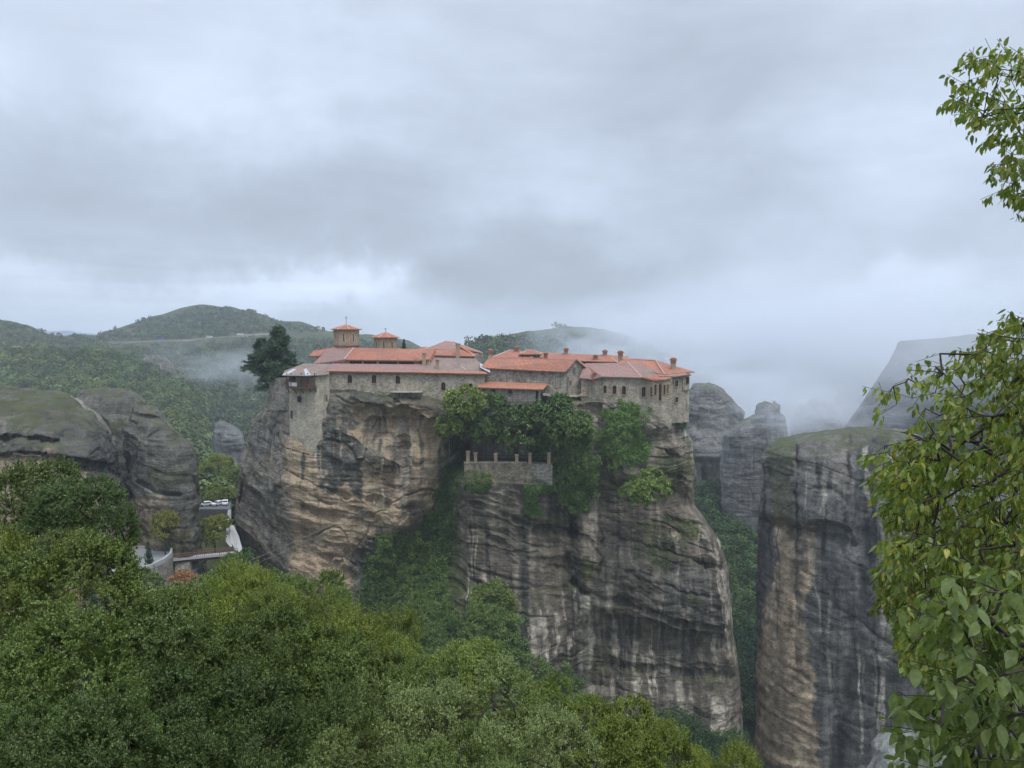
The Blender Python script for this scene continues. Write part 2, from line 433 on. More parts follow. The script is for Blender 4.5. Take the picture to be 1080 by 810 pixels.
ROCKS = {}
def rock(name, L, R, top, pybot, Yc, T, mat, nx, ny, p=3.0, q=16.0, dip=.25, sc_=1.0, amp=1.0, seed=1, dfun=None, cfun=None, base=GREY, drip=.6, pale=.5, back=1.0, dish=0.0, label=None, cat='rock', edge=.35):
    L = np.array(sorted(L)); R = np.array(sorted(R)); top = np.array(top, float)
    s = np.linspace(0, 1, nx)
    t = (1 - edge) * s + edge * (.5 - .5 * np.cos(np.pi * s))
    y_min = top[:, 1].min()
    Lt, Rt = np.interp(y_min, L[:, 0], L[:, 1]), np.interp(y_min, R[:, 0], R[:, 1])
    pxt = Lt + (Rt - Lt) * t
    ytop = np.interp(pxt, top[:, 0], top[:, 1])
    a = np.linspace(0, 1, ny); v = 1 - (1 - a) ** 1.35
    v = np.concatenate([v[:-1], [1 - (1 - v[-2]) * .5, 1 - (1 - v[-2]) * .2, 1 - (1 - v[-2]) * .05, 1.0]])
    ny = len(v)
    V2, T2 = np.meshgrid(v, t)
    py = pybot + (ytop[:, None] - pybot) * V2
    Lp = np.interp(py, L[:, 0], L[:, 1]); Rp = np.interp(py, R[:, 0], R[:, 1])
    px = Lp + (Rp - Lp) * T2
    sh = np.clip(1 - np.abs(2 * T2 - 1) ** p, 0, 1) ** (1 / p)
    sv = np.clip(1 - V2 ** q, 0, 1) ** (1 / q)
    out_v, out_c, faces = [], [], []
    for side in (0, 1):
        if side == 0:
            Yd = Yc - T * sh * sv
            if dfun is not None:
                Yd = Yd + dfun(px, py) * smooth(0, .012, T2 * (1 - T2) * 4) * smooth(0, .02, 1 - V2)
                Yd = np.minimum(Yd, Yc - .06 * T * sh * sv)
        else:
            Yd = Yc + T * back * sh * sv
        # the far side is a little narrower, so that it never peeps round the edge
        pxs = px if side == 0 else .5 * (Lp + Rp) + (px - .5 * (Lp + Rp)) * (1 - .07 * sh)
        W3 = PN(pxs, py, Yd)
        X, Y, Z = W3[..., 0], W3[..., 1], W3[..., 2]
        gu = np.gradient(W3, axis=0); gv = np.gradient(W3, axis=1)
        N = np.cross(gu, gv); N /= np.linalg.norm(N, axis=-1, keepdims=True) + 1e-9
        if side == 1: N = -N
        # smooth the push direction so that folds do not cross
        for _ in range(3):
            N[1:-1] = (N[:-2] + N[1:-1] + N[2:]) / 3; N[:, 1:-1] = (N[:, :-2] + N[:, 1:-1] + N[:, 2:]) / 3
        N[0] = (-1, 0, 0); N[-1] = (1, 0, 0); N[:, -1] = (0, 0, 1)
        N /= np.linalg.norm(N, axis=-1, keepdims=True) + 1e-9
        d = rock_disp(X, Y, Z, dip, sc_, amp, seed, px, py)
        fe = smooth(0, .05, T2 * (1 - T2) * 4)
        d = d * (.25 + .75 * fe) - 1.6 * (1 - fe)
        W3 = W3 + N * d[..., None]
        off = sum(len(o) for o in out_v)
        fv = W3.reshape(-1, 3)
        X, Y, Z = fv[:, 0], fv[:, 1], fv[:, 2]
        TEX[0] = np.clip(np.exp(.42 * fbm(X / (1.5 * sc_), Y / (1.5 * sc_), Z / (1.3 * sc_), seed + 60, 4) + .30 * vnoise(X / (1.1 * sc_), Y / (2 * sc_), Z / (14 * sc_), seed + 61)
                                + .26 * fbm(X / (8 * sc_), Y / (8 * sc_), (Z + .25 * X) / (1.6 * sc_), seed + 62, 3)), .35, 2.2)
        c = rock_cols(X, Y, Z, px.ravel(), py.ravel(), seed, base, drip, pale, sc_)
        if cfun is not None and side == 0: c = cfun(c, X, Y, Z, px.ravel(), py.ravel())
        out_v.append(fv); out_c.append(np.clip(c, .01, .8)); faces.append(grid_faces(nx, ny, off, flip=(side == 1)))
    V = np.concatenate(out_v); C = np.concatenate(out_c); Q = np.concatenate(faces)
    o = mesh_np(name, V, Q, mat, smooth_=True, attrs={'Col': C})
    tag(o, label, cat, kind='structure')
    nf = len(faces[0]); vf = len(out_v[0])
    ROCKS[label or name] = BVHTree.FromPolygons([tuple(x) for x in out_v[0].tolist()], faces[0].tolist())
    return o, ROCKS[label or name]

def cast(bvh, px, py, default=None):
    """point and normal of a surface seen from the photograph's viewpoint through a pixel"""
    a, b = slopes(px, py); d = Vector((float(a), 1.0, float(b))).normalized()
    r = bvh.ray_cast(Vector((0, 0, 0)), d)
    if r[0] is None: return default, Vector((0, -1, 0))
    n = r[1]
    if n.dot(d) > 0: n = -n
    return r[0], n

def jit(X, Y, Z, sc_, amp, seed):
    return fbm(X / sc_, Y / sc_, Z / sc_, seed, 4) * amp

# ---- the main rock that carries the monastery
def ramp_poly(px, py, pts, w):
    return np.exp(-(poly_dist(px, py, pts) / w) ** 2)

G1 = [(490, 440), (480, 470), (468, 520), (452, 555), (432, 590), (406, 640), (380, 700)]
def cracks(px, py, lst, seed):
    """bedding cracks: wandering thin clefts with an overhanging upper lip, stronger and weaker along their length"""
    wy = 3.2 * fbm(px / 22, py / 40, 0 * px, seed, 4) + 1.3 * fbm(px / 5, py / 9, 0 * px, seed + 4, 3); wx = 2.5 * fbm(px / 30, py / 12, 0 * px, seed + 9, 4)
    am = .35 + .9 * smooth(-.45, .5, fbm(px / 18, py / 18, 0 * px, seed + 2, 3)); d = 0 * px
    for pts, w_, a_ in lst:
        dd = poly_dist(px + wx, py + wy, pts)
        d = d + am * a_ * (.55 * np.exp(-(dd / (w_ * .62)) ** 2) + .28 * np.exp(-(dd / (w_ * 2.6)) ** 2))
    return d
def main_depth(px, py):
    jx = 5 * fbm(px / 30, py / 30, 0 * px, 77, 4)
    d = 17 * (1 - np.exp(-np.maximum(0, 305 + jx * .6 - px) / 30))
    # ochre face bulges, dark stained rock stands proud, strip below undercut
    d = d - 3.0 * np.exp(-((px - 390) / 60) ** 2 - ((py - 540) / 90) ** 2)
    d = d + .9 * pmask(px, py, [(372, 430), (450, 425), (466, 470), (440, 560), (395, 520), (385, 470)], 10, jx)
    d = d - 1.7 * pmask(px, py, [(335, 470), (352, 450), (388, 462), (418, 478), (432, 492), (395, 497), (352, 486)], 5, jx)
    d = d - 2.0 * pmask(px, py, [(366, 408), (412, 405), (425, 425), (415, 433), (380, 428)], 4, jx * .5) - 2.5 * pmask(px, py, [(432, 415), (470, 412), (480, 440), (450, 445), (428, 430)], 4, jx * .5)
    d = d - 5.0 * smooth(668, 684, px) * smooth(468, 448, py)
    # the gully
    d = d + 7 * ramp_poly(px + jx, py, G1, 17) * smooth(424, 470, py)
    # right block: ledge carrying the garden terrace, set back above it
    led = 503 + .05 * (px - 490)
    right = smooth(470, 492, px)
    d = d - 5.0 * right * smooth(-3, 4, py - led) * smooth(600, 556, px)
    d = d + 7.0 * right * smooth(-2, -6, py - led) * smooth(600, 556, px)
    d = d + 2.8 * np.exp(-((px - 632) / 14) ** 2) * smooth(560, 470, py)
    d = d + 3.5 * np.exp(-((px - 600) / 60) ** 2 - ((py - 545) / 40) ** 2)
    d = d - 3.5 * np.exp(-((px - 700) / 22) ** 2 - ((py - 500) / 45) ** 2)
    d = d - 4 * np.exp(-((px - 612) / 14) ** 2 - ((py - 585) / 34) ** 2)
    d = d - 3 * smooth(610, 640, px + .3 * (py - 600)) * smooth(560, 600, py - .25 * (px - 640)) * smooth(672, 650, py - .1 * (px - 640))
    d = d + 2.0 * smooth(640, 662, py - .16 * (px - 600)) * smooth(598, 625, px) * smooth(790, 740, px)
    # buttress on the right skyline
    d = d - 4 * np.exp(-(poly_dist(px, py, [(716, 470), (737, 530), (757, 590), (768, 650), (776, 700)]) / 9) ** 2)
    d = d + cracks(px, py, CRACKS, 78)
    # the long slope at the foot
    d = d - 12 * smooth(590, 760, py) * smooth(360, 420, px) * smooth(640, 540, px)
    return d
CRACKS = [
 ([(306, 500), (330, 510), (352, 520), (402, 528), (440, 540)], 1.6, 2.2), ([(306, 512), (345, 532), (398, 548)], 1.3, 1.3),
 ([(320, 535), (352, 548)], 2.0, 1.8), ([(330, 570), (362, 584), (390, 590)], 1.8, 1.8), ([(306, 592), (350, 600), (374, 612)], 1.6, 1.4),
 ([(318, 576), (345, 592)], 1.5, 1.2), ([(420, 405), (421, 440), (430, 500), (427, 550)], 1.6, 2.0), ([(372, 430), (395, 447), (420, 446)], 1.5, 1.6),
 ([(424, 440), (450, 452), (472, 460)], 1.6, 2.0), ([(283, 435), (300, 470), (303, 520)], 2.5, 2.2), ([(262, 470), (285, 500), (303, 520)], 2.0, 2.0),
 ([(255, 500), (280, 520), (303, 560)], 2.0, 1.6), ([(250, 540), (275, 560), (300, 600)], 2.0, 1.5),
 ([(490, 528), (525, 540), (560, 556), (604, 560)], 1.8, 2.2), ([(492, 515), (520, 522), (546, 536)], 1.6, 1.6),
 ([(604, 545), (602, 570), (597, 590), (604, 612)], 2.0, 3.0), ([(604, 560), (628, 572), (635, 590), (632, 612)], 1.6, 2.2),
 ([(645, 563), (690, 578), (740, 592), (772, 598)], 1.8, 3.0), ([(604, 612), (622, 624), (660, 640), (700, 655), (745, 664), (778, 662)], 2.4, 3.6),
 ([(632, 530), (633, 560), (640, 580)], 1.5, 1.6), ([(690, 515), (715, 520), (738, 533)], 1.4, 1.8), ([(700, 500), (738, 508)], 1.2, 1.5),
 ([(704, 545), (730, 552), (748, 552)], 1.4, 1.5), ([(642, 700), (700, 708), (750, 714), (785, 716)], 2.6, 2.6), ([(640, 655), (645, 700), (655, 760)], 1.8, 2.4),
 ([(550, 560), (552, 640), (553, 690)], 2.4, 1.6), ([(500, 560), (560, 590), (600, 600)], 1.5, 1.2), ([(650, 600), (720, 625), (770, 630)], 1.3, 1.3),
 ([(718, 455), (728, 475), (737, 482)], 1.6, 2.2), ([(690, 470), (712, 480), (735, 486)], 1.5, 1.6), ([(640, 540), (676, 556)], 1.6, 1.2)]

def main_cols(c, X, Y, Z, px, py):
    j = jit(X, Y, Z, 5, 5, 91); jf = jit(X, Y, Z, 1.3, 4.5, 92)
    drip = 9 * vnoise(X / 1.6, Y / 3, Z / 18, 93)       # vertical run-off edges
    # left side face: grey-brown with pale patches
    left = smooth(309, 301, px + j * .4)
    c = paint(c, left * .9, np.array((.27, .245, .205)), .75)
    for pl in ([(262, 455), (285, 440), (300, 455), (292, 470), (268, 490)], [(262, 520), (285, 500), (298, 520), (280, 545), (266, 545)]):
        c = paint(c, pmask(px, py, pl, 4, j + jf), LICH * .95, .6)
    # warm sandstone face
    och = pmask(px, py, [(305, 465), (350, 455), (372, 425), (420, 420), (476, 445), (474, 470), (468, 520), (458, 545), (425, 560), (395, 582), (376, 625), (372, 660), (303, 640)], 5, j * .8 + jf * .5)
    warm = fbm(X / 14, Y / 14, (Z + X * .3) / 4, 95, 4)
    oc = 1.1 * OCHRE[None, :] * (1 + .22 * warm[:, None])
    oc = oc * (1 - .35 * smooth(.25, .7, vnoise(X / 2.2, Y / 3, Z / 22, 96)))[:, None]
    grn = smooth(.0, .6, fbm(X / 9, Y / 9, Z / 7, 98, 3))[:, None]
    oc = oc * (1 - .35 * grn) + np.array((.29, .25, .19)) * .35 * grn
    c = c * (1 - och[:, None]) + oc * och[:, None]
    # stained bands on it
    stain = [([(336, 447), (352, 440), (362, 452), (385, 462), (398, 478), (430, 488), (432, 500), (408, 494), (384, 488), (380, 508), (379, 524), (368, 518), (364, 506), (356, 524), (344, 518), (342, 490), (334, 478)], .92, DARK * 1.35),
             ([(340, 440), (368, 428), (374, 450), (356, 470), (340, 470)], .85, DARK * 1.2),
             ([(400, 484), (416, 488), (414, 525), (400, 525)], .6, BROWN * .6), ([(384, 486), (394, 490), (391, 506), (386, 506)], .6, BROWN * .7),
             ([(415, 466), (430, 470), (430, 495), (412, 490)], .7, BROWN * .55),
             ([(422, 448), (432, 450), (431, 482), (424, 482)], .75, DARK), ([(426, 515), (445, 510), (452, 522), (428, 530)], .6, BROWN * .6),
             ([(366, 404), (412, 402), (428, 424), (414, 434), (380, 430)], .85, DARK * 1.5), ([(428, 412), (476, 412), (484, 444), (450, 446), (426, 432)], .55, BROWN * .55),
             ([(366, 585), (395, 560), (412, 568), (404, 620), (372, 640)], .95, DARK * 1.3), ([(428, 530), (446, 528), (450, 546), (430, 552)], .7, GREY)]
    for pl, a_, cc in stain: c = paint(c, pmask(px, py, pl, 3.2, j * 1.1 + jf * 1.6 + drip * .3), cc, a_)
    lsp = smooth(.35, .6, fbm(X / .9, Y / .9, Z / .8, 121, 3) + .3 * fbm(X / 4, Y / 4, Z / 4, 122, 2)) * pmask(px, py, [(330, 440), (395, 440), (440, 480), (435, 505), (380, 530), (340, 525)], 5)
    c = paint(c, lsp, LICH, .55)
    for pl in ([(418, 445), (423, 445), (430, 500), (428, 556), (423, 556), (424, 500)], [(431, 450), (436, 452), (436, 490), (432, 490)]):
        c = paint(c, pmask(px, py, pl, 1.5, jf * .5), PALE, .65)
    c = paint(c, pmask(px, py, [(380, 462), (398, 466), (404, 480), (392, 482)], 2, jf * 1.4 + j * .4), LICH * .9, .6)
    c = paint(c, pmask(px, py, [(466, 500), (480, 540), (478, 600), (520, 632), (552, 650), (560, 700), (625, 735), (560, 770), (380, 760), (372, 660), (392, 600), (420, 572), (448, 556)], 5, j + jf), np.array((.085, .12, .035)), .85)
    # the great dark face right of the gully
    dk = smooth(470, 492, px + j) * smooth(500, 515, py + j * .6)
    c = paint(c, dk, np.array((.120, .105, .085)), .78)
    for pl, a_, cc in [
        ([(500, 512), (545, 518), (552, 540), (520, 545), (492, 530)], .5, GREY * 1.2), ([(604, 545), (628, 560), (634, 600), (604, 612), (598, 590), (600, 565)], .6, np.array((.20, .175, .145))),
        ([(605, 586), (632, 590), (626, 614), (606, 610)], .75, MOSS * .6), ([(550, 540), (560, 540), (558, 700), (548, 690)], .85, DARK * .8),
        ([(635, 565), (690, 580), (694, 640), (640, 632)], .45, np.array((.15, .135, .12))), ([(700, 590), (766, 600), (776, 660), (700, 655)], .6, DARK * 1.3),
        ([(690, 440), (720, 440), (735, 475), (738, 520), (745, 560), (700, 545), (690, 500)], .5, np.array((.23, .20, .165))),
        ([(695, 478), (738, 486), (740, 505), (700, 510)], .6, MOSS * .8), ([(712, 545), (738, 552), (742, 572), (715, 566)], .6, MOSS * .7),
        ([(703, 555), (720, 563), (716, 570), (704, 562)], .8, OCHRE * .95), ([(716, 442), (730, 462), (734, 476), (722, 470)], .6, LICH * 1.1),
        ([(606, 622), (622, 630), (628, 705), (622, 714), (612, 700)], .85, PALE * .8), ([(562, 648), (578, 648), (578, 692), (562, 695)], .8, PALE * .8),
        ([(640, 640), (650, 650), (656, 720), (650, 740), (642, 700)], .6, PALE * .65), ([(612, 718), (630, 722), (628, 735), (610, 730)], .7, PALE * .75),
        ([(640, 643), (675, 650), (672, 656), (640, 655)], .55, OCHRE * .6), ([(700, 655), (722, 662), (718, 668), (700, 662)], .7, PALE * .7),
        ([(750, 735), (768, 738), (768, 778), (752, 778)], .9, PALE * .85), ([(712, 690), (721, 692), (724, 752), (714, 756)], .75, PALE * .75),
        ([(508, 604), (513, 604), (513, 624), (509, 624)], .9, PALE), ([(693, 628), (700, 628), (702, 648), (696, 648)], .6, PALE * .6),
        ([(754, 590), (762, 592), (778, 650), (772, 655), (764, 630)], .9, PALE * .75), ([(738, 560), (752, 575), (762, 595), (752, 592)], .7, PALE * .7),
        ([(764, 662), (774, 668), (784, 700), (780, 702)], .8, PALE * .65), ([(610, 420), (622, 420), (626, 450), (612, 446)], .7, OCHRE * .8), ([(560, 418), (600, 418), (606, 440), (575, 438)], .5, GREY * 1.3)]:
        wd = min(1.0, min(max(q[0] for q in pl) - min(q[0] for q in pl), max(q[1] for q in pl) - min(q[1] for q in pl)) / 34)
        c = paint(c, pmask(px, py, pl, 1.4 + wd, (j * .8 + jf + drip * .5) * wd), cc * 1.1 if cc is not MOSS else cc, min(1, a_ * 1.1))
    vs = .55 * vnoise(X / 1.3, Y / 3, Z / 30, 111) + .5 * vnoise(X / 3.4, Y / 5, Z / 45, 112) + .25 * vnoise(X / .7, Y / 2, Z / 12, 113)
    c = c * (1 + .55 * vs * smooth(480, 500, px))[:, None].clip(.4, 2)
    c = streaks(c, px, py, 110, (482, 775), (505, 700), 1201, 5.0, 130, .72)
    c = streaks(c, px, py, 40, (545, 780), (630, 720), 1202, 4.0, 80, .25)
    c = streaks(c, px, py, 46, (312, 468), (412, 520), 1203, 3.2, 70, .6, DARK * 1.5, np.array((.48, .42, .33)))
    pk = smooth(.50, .80, vnoise(X / 1.8, Y / 3, Z / 16, 115) + .45 * fbm(X / 11, Y / 11, Z / 9, 116, 3)) * smooth(640, 680, py) * smooth(540, 560, px)
    c = paint(c, pk, PALE * .8, .7)
    bl = smooth(.1, .6, vnoise(X / 6, Y / 6, Z / 30, 99) + .4 * fbm(X / 3, Y / 5, Z / 9, 100, 3)) * smooth(480, 500, px)
    c = paint(c, bl, BLUE * .7, .28)
    gr = smooth(.25, .6, fbm(X / 8, Y / 8, Z / 5, 101, 4)) * smooth(480, 500, px)
    return paint(c, gr, MOSS * .75, .4) * np.array((1.04, 1.0, .93))

def streaks(c, px, py, n, xr, yr, seed, wmax=3.0, lmax=120, dark=.6, cd=DARK * .75, cp=PALE * 1.15):
    """long water stains and mineral runs hanging from the ledges"""
    rg = np.random.default_rng(seed); wob = 1.6 * fbm(px / 14, py / 40, 0 * px, seed, 3) + .7 * fbm(px / 3, py / 9, 0 * px, seed + 1, 3); rag = fbm(px / 2.2, py / 7, 0 * px, seed + 2, 3)
    for i in range(n):
        x0 = rg.uniform(*xr); y0 = rg.uniform(*yr); L_ = lmax * rg.uniform(.2, 1) ** 1.3; w_ = wmax * rg.uniform(.25, 1) ** 1.4; isd = rg.random() < dark; k = rg.uniform(-.04, .10)
        near = (np.abs(px - x0 - k * L_ * .5) < w_ * 3 + 12) & (py > y0 - 3) & (py < y0 + L_ + 5)
        if not near.any(): continue
        u = (py[near] - y0) / L_; ww = w_ * (1 - .55 * u.clip(0, 1))
        m = smooth(ww, ww * .45, np.abs(px[near] + wob[near] - x0 - k * (py[near] - y0)) + rag[near] * w_ * .5) * smooth(-.02, .03, u) * smooth(1.02, .65, u + .15 * rag[near])
        m = m * rg.uniform(.45, .95); col = cd if isd else cp * rg.uniform(.55, 1.0)
        c[near] = c[near] * (1 - m[:, None]) + col[None, :] * TEX[0][near][:, None] * m[:, None]
    return c
M_rock = rock_material('weathered_conglomerate', -.25)
M_rock_smooth = rock_material('streaked_cliff_rock', -.3, 1.0, .3)
M_rock_far = rock_material('distant_rock', -.2, 1.8)
main_rock, BV_MAIN = rock('rock_pillar',
    L=[(395, 284), (415, 281), (432, 276), (442, 264), (470, 258), (492, 250), (520, 246), (560, 244), (590, 250), (620, 262), (700, 300), (900, 330)],
    R=[(395, 716), (436, 717), (445, 722), (460, 731), (478, 733), (497, 738), (532, 737), (547, 748), (571, 765), (598, 773), (650, 778), (688, 782), (724, 785), (777, 790), (900, 798)],
    top=[(284, 402), (304, 404), (330, 410), (346, 412), (385, 411), (420, 414), (510, 417), (600, 418), (640, 422), (680, 430), (700, 434), (717, 433)],
    pybot=1010, Yc=236, T=38, mat=M_rock, nx=620, ny=560, p=5, q=40, dip=.27, seed=4, dfun=main_depth, cfun=main_cols, amp=.8,
    label='huge layered sandstone rock carrying the red roofed monastery', drip=.55, pale=.25)

# ---- the tall cliff on the right
def right_cols(c, X, Y, Z, px, py):
    j = jit(X, Y, Z, 6, 6, 191); jf = jit(X, Y, Z, 1.8, 4, 192); drip = 9 * vnoise(X / 1.6, Y / 3, Z / 22, 193)
    c = paint(c, np.ones_like(px), BLUE * 1.3, .5)
    for pl, a_, cc in [([(822, 545), (858, 555), (860, 600), (846, 640), (858, 720), (864, 820), (798, 800), (798, 700), (806, 640), (822, 600)], .98, OCHRE * 1.2),
                       ([(838, 553), (842, 553), (844, 640), (838, 660)], .7, DARK), ([(846, 555), (852, 556), (850, 600), (846, 600)], .6, DARK),
                       ([(805, 470), (835, 455), (842, 560), (818, 552)], .6, MOSS * .8), ([(830, 505), (885, 515), (880, 560), (835, 545)], .5, DARK * 1.2),
                       ([(795, 545), (812, 545), (808, 660), (795, 720)], .7, BLUE * .8), ([(862, 585), (895, 590), (910, 620), (880, 640), (860, 620)], .7, DARK),
                       ([(905, 470), (940, 450), (915, 620), (900, 640)], .7, BLUE * .7), ([(925, 480), (990, 480), (980, 700), (930, 660)], .55, GREY * 1.1),
                       ([(895, 700), (950, 690), (960, 810), (880, 810)], .7, DARK * 1.1), ([(870, 565), (915, 580), (905, 590), (868, 580)], .6, LICH * .8),
                       ([(850, 460), (900, 455), (905, 520), (850, 520)], .4, GREY)]:
        c = paint(c, pmask(px, py, pl, 3, j * .7 + jf + drip * .3), cc, a_)
    c = streaks(c, px, py, 64, (862, 1000), (460, 700), 1204, 6.0, 180, .78)
    c = streaks(c, px, py, 16, (800, 862), (470, 640), 1205, 2.6, 150, .8)
    s = smooth(.15, .6, fbm(X / 12, Y / 12, (Z + .35 * X) / 2.4, 194, 4)) * smooth(690, 720, py) * smooth(870, 850, px)
    c = paint(c, s, BROWN, .5)
    m = smooth(462, 440, py - .4 * np.maximum(0, 850 - px) + j) * .8
    return paint(c, m, MOSS * 1.2, .9)
def right_depth(px, py):
    jx = 5 * fbm(px / 30, py / 30, 0 * px, 177, 4); d = 0 * px
    d = d + 2.5 * np.exp(-((px - 921 + .13 * (py - 500) + jx) / 8) ** 2)
    for pts, w_, a_ in []: pass
    d = d + cracks(px, py, [([(795, 547), (830, 552), (860, 560), (905, 575)], 1.8, 2.6), ([(841, 470), (840, 555), (841, 700)], 1.8, 2.8), ([(820, 500), (838, 505)], 1.5, 2),
                        ([(858, 512), (885, 516), (890, 525)], 1.8, 2.4), ([(808, 690), (850, 715), (862, 730)], 1.6, 1.5), ([(862, 470), (860, 500)], 1.5, 1.6),
                        ([(885, 640), (960, 690)], 1.8, 2), ([(895, 460), (893, 520), (888, 600)], 1.6, 1.6)], 178)
    return d - 4 * pmask(px, py, [(800, 470), (850, 455), (905, 470), (900, 560), (830, 550), (800, 545)], 4, jx)
right_rock, BV_RIGHT = rock('rock_cliff',
    L=[(430, 830), (458, 822), (470, 806), (482, 797), (500, 800), (545, 797), (600, 796), (700, 794), (900, 788)],
    R=[(430, 1290), (900, 1350)],
    top=[(820, 471), (830, 464), (850, 458), (880, 453), (915, 450), (950, 452), (1000, 470), (1300, 600)],
    pybot=1040, Yc=262, T=48, mat=M_rock_smooth, nx=420, ny=430, p=3.2, q=7, dip=.3, seed=23, dfun=right_depth, cfun=right_cols, amp=.5,
    label='sheer grey cliff with an ochre streak and mossy top opposite the monastery', drip=.6, pale=.3)

# ---- big rounded rock in the mist, upper right
rock('rock_dome', L=[(340, 955), (362, 945), (380, 936), (405, 920), (430, 903), (450, 888), (600, 870)], R=[(340, 1290), (600, 1400)],
     top=[(950, 362), (965, 361), (1000, 359), (1080, 350), (1300, 360)], pybot=640, Yc=560, T=110, mat=M_rock_far, nx=200, ny=160, p=2.6, q=5, dip=.1, sc_=2.2, amp=1.1, seed=33,
     base=np.array((.12, .12, .115)), label='pale misty rock dome rising behind the leafy branches', drip=.4, pale=.3)

# ---- rocks across the gorge
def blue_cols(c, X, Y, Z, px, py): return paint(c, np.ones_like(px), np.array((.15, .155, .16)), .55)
rock('rock_pillar', L=[(404, 732), (415, 724), (430, 717), (470, 712), (600, 705)], R=[(404, 748), (408, 762), (420, 775), (435, 786), (470, 792), (600, 800)],
     top=[(724, 408), (735, 405), (748, 404), (765, 412), (786, 424)], pybot=640, Yc=520, T=26, mat=M_rock_far, nx=110, ny=150, p=2.6, q=5, dip=.1, sc_=1.3, amp=1.2, seed=43, cfun=blue_cols,
     label='rounded misty rock just right of the monastery', drip=.5, pale=.4)
def col_cols(c, X, Y, Z, px, py):
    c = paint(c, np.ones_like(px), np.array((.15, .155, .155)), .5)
    s = smooth(.0, .4, vnoise(px / 2.2, 0 * py, py / 60, 55)) * smooth(486, 490, py) * smooth(560, 530, py)
    c = paint(c, s, PALE, .8)
    return paint(c, smooth(481, 484, py) * smooth(490, 486, py), DARK, .6)
rock('rock_pillar', L=[(452, 729), (460, 727), (486, 730), (560, 732), (620, 728)], R=[(452, 752), (460, 763), (486, 766), (540, 764), (620, 770)],
     top=[(729, 456), (740, 453), (752, 453), (764, 459)], pybot=660, Yc=430, T=16, mat=M_rock_far, nx=100, ny=170, p=3, q=6, dip=.05, sc_=1.3, seed=47, cfun=col_cols,
     dfun=lambda px, py: 4.5 * smooth(482, 487, py) - 2.0 * np.cos(px / 2.4) * smooth(487, 491, py) * smooth(560, 530, py), label='squat rock block streaked with pale vertical flutes', drip=.4, pale=.3)
rock('rock_spire', L=[(422, 801), (429, 797), (437, 798), (440, 793), (447, 782), (460, 764), (500, 760), (620, 752)], R=[(422, 817), (428, 823), (437, 822), (440, 827), (460, 830), (520, 836), (640, 850)],
     top=[(796, 440), (799, 434), (801, 426), (806, 423), (813, 425), (817, 422), (821, 427), (825, 434), (828, 442)], pybot=680, Yc=400, T=20, mat=M_rock_far, nx=130, ny=200, p=2.4, q=6, dip=-.2, sc_=1.0, amp=.6, seed=51, cfun=blue_cols,
     dfun=lambda px, py: 3 * np.exp(-(poly_dist(px, py, [(796, 444), (830, 446)]) / 1.6) ** 2), label='blue-grey rock with a knob on its crest between the two cliffs', drip=.5, pale=.35)
rock('rock_spire', L=[(425, 845), (440, 838), (470, 830), (600, 822)], R=[(425, 868), (432, 880), (450, 892), (600, 920)],
     top=[(838, 440), (846, 430), (850, 432), (857, 424), (863, 429), (870, 426), (878, 434), (890, 440)], pybot=600, Yc=760, T=30, mat=M_rock_far, nx=80, ny=90, p=2.4, q=4, dip=.1, sc_=1.5, amp=1.5, seed=61, cfun=blue_cols, label='faint rock crest almost lost in the mist', drip=.3, pale=.2)
rock('rock_spire', L=[(412, 885), (425, 878), (450, 872), (600, 860)], R=[(412, 902), (425, 915), (450, 930), (600, 950)],
     top=[(878, 420), (886, 410), (890, 414), (896, 409), (905, 417), (915, 424)], pybot=600, Yc=900, T=30, mat=M_rock_far, nx=70, ny=80, p=2.4, q=4, dip=.1, sc_=1.6, amp=1.5, seed=63, cfun=blue_cols, label='farthest rock crest dissolving in the mist', drip=.3, pale=.2)

# ---- domed rocks on the left
def left_cols(c, X, Y, Z, px, py):
    j = jit(X, Y, Z, 5, 5, 291); jf = jit(X, Y, Z, 1.6, 4, 292); drip = 9 * vnoise(X / 1.6, Y / 3, Z / 18, 293)
    c = c * .55
    lic = smooth(.2, .6, fbm(X / 3, Y / 5, Z / 4, 294, 5)) * smooth(490, 470, py)
    c = paint(c, lic, LICH * .7, .45)
    band = pmask(px, py, [(-80, 478), (20, 480), (60, 468), (58, 480), (105, 492), (128, 505), (140, 640), (-80, 700)], 3, j * .5 + jf * .4)
    oc = OCHRE * .72
    c = paint(c, band, oc, .9)
    for pl, a_, cc in [([(58, 484), (72, 486), (70, 505), (58, 503)], .85, DARK), ([(95, 490), (106, 492), (105, 506), (95, 504)], .8, DARK), ([(112, 496), (124, 500), (128, 520), (115, 516)], .7, DARK),
                       ([(-80, 462), (40, 466), (50, 480), (-80, 478)], .7, DARK * 1.2), ([(55, 440), (125, 450), (130, 500), (60, 484)], .55, DARK * 1.3),
                       ([(0, 440), (10, 440), (9, 470), (0, 470)], .6, GREY), ([(105, 500), (135, 505), (135, 560), (115, 560)], .7, GREY * .6), ([(-80, 505), (60, 507), (40, 515), (-80, 512)], .5, DARK)]:
        c = paint(c, pmask(px, py, pl, 2, j * .5 + jf * .7 + drip * .2), cc, a_)
    ms = smooth(.05, .5, fbm(X / 9, Y / 9, Z / 9, 296, 4)) * smooth(470, 430, py)
    return paint(c, ms, MOSS * 1.1, .45)
def left_depth(px, py):
    jx = 4 * fbm(px / 30, py / 30, 0 * px, 277, 4); d = 0 * px
    d = d + cracks(px, py, [([(-80, 460), (20, 462), (60, 464)], 1.8, 2.4), ([(10, 438), (8, 455), (2, 470)], 1.6, 2), ([(-80, 478), (30, 480), (50, 478)], 1.8, 2.4), ([(55, 482), (110, 492), (130, 500)], 1.8, 3)], 278)
    return d + 2.5 * smooth(478, 486, py - .13 * np.maximum(0, px - 55))
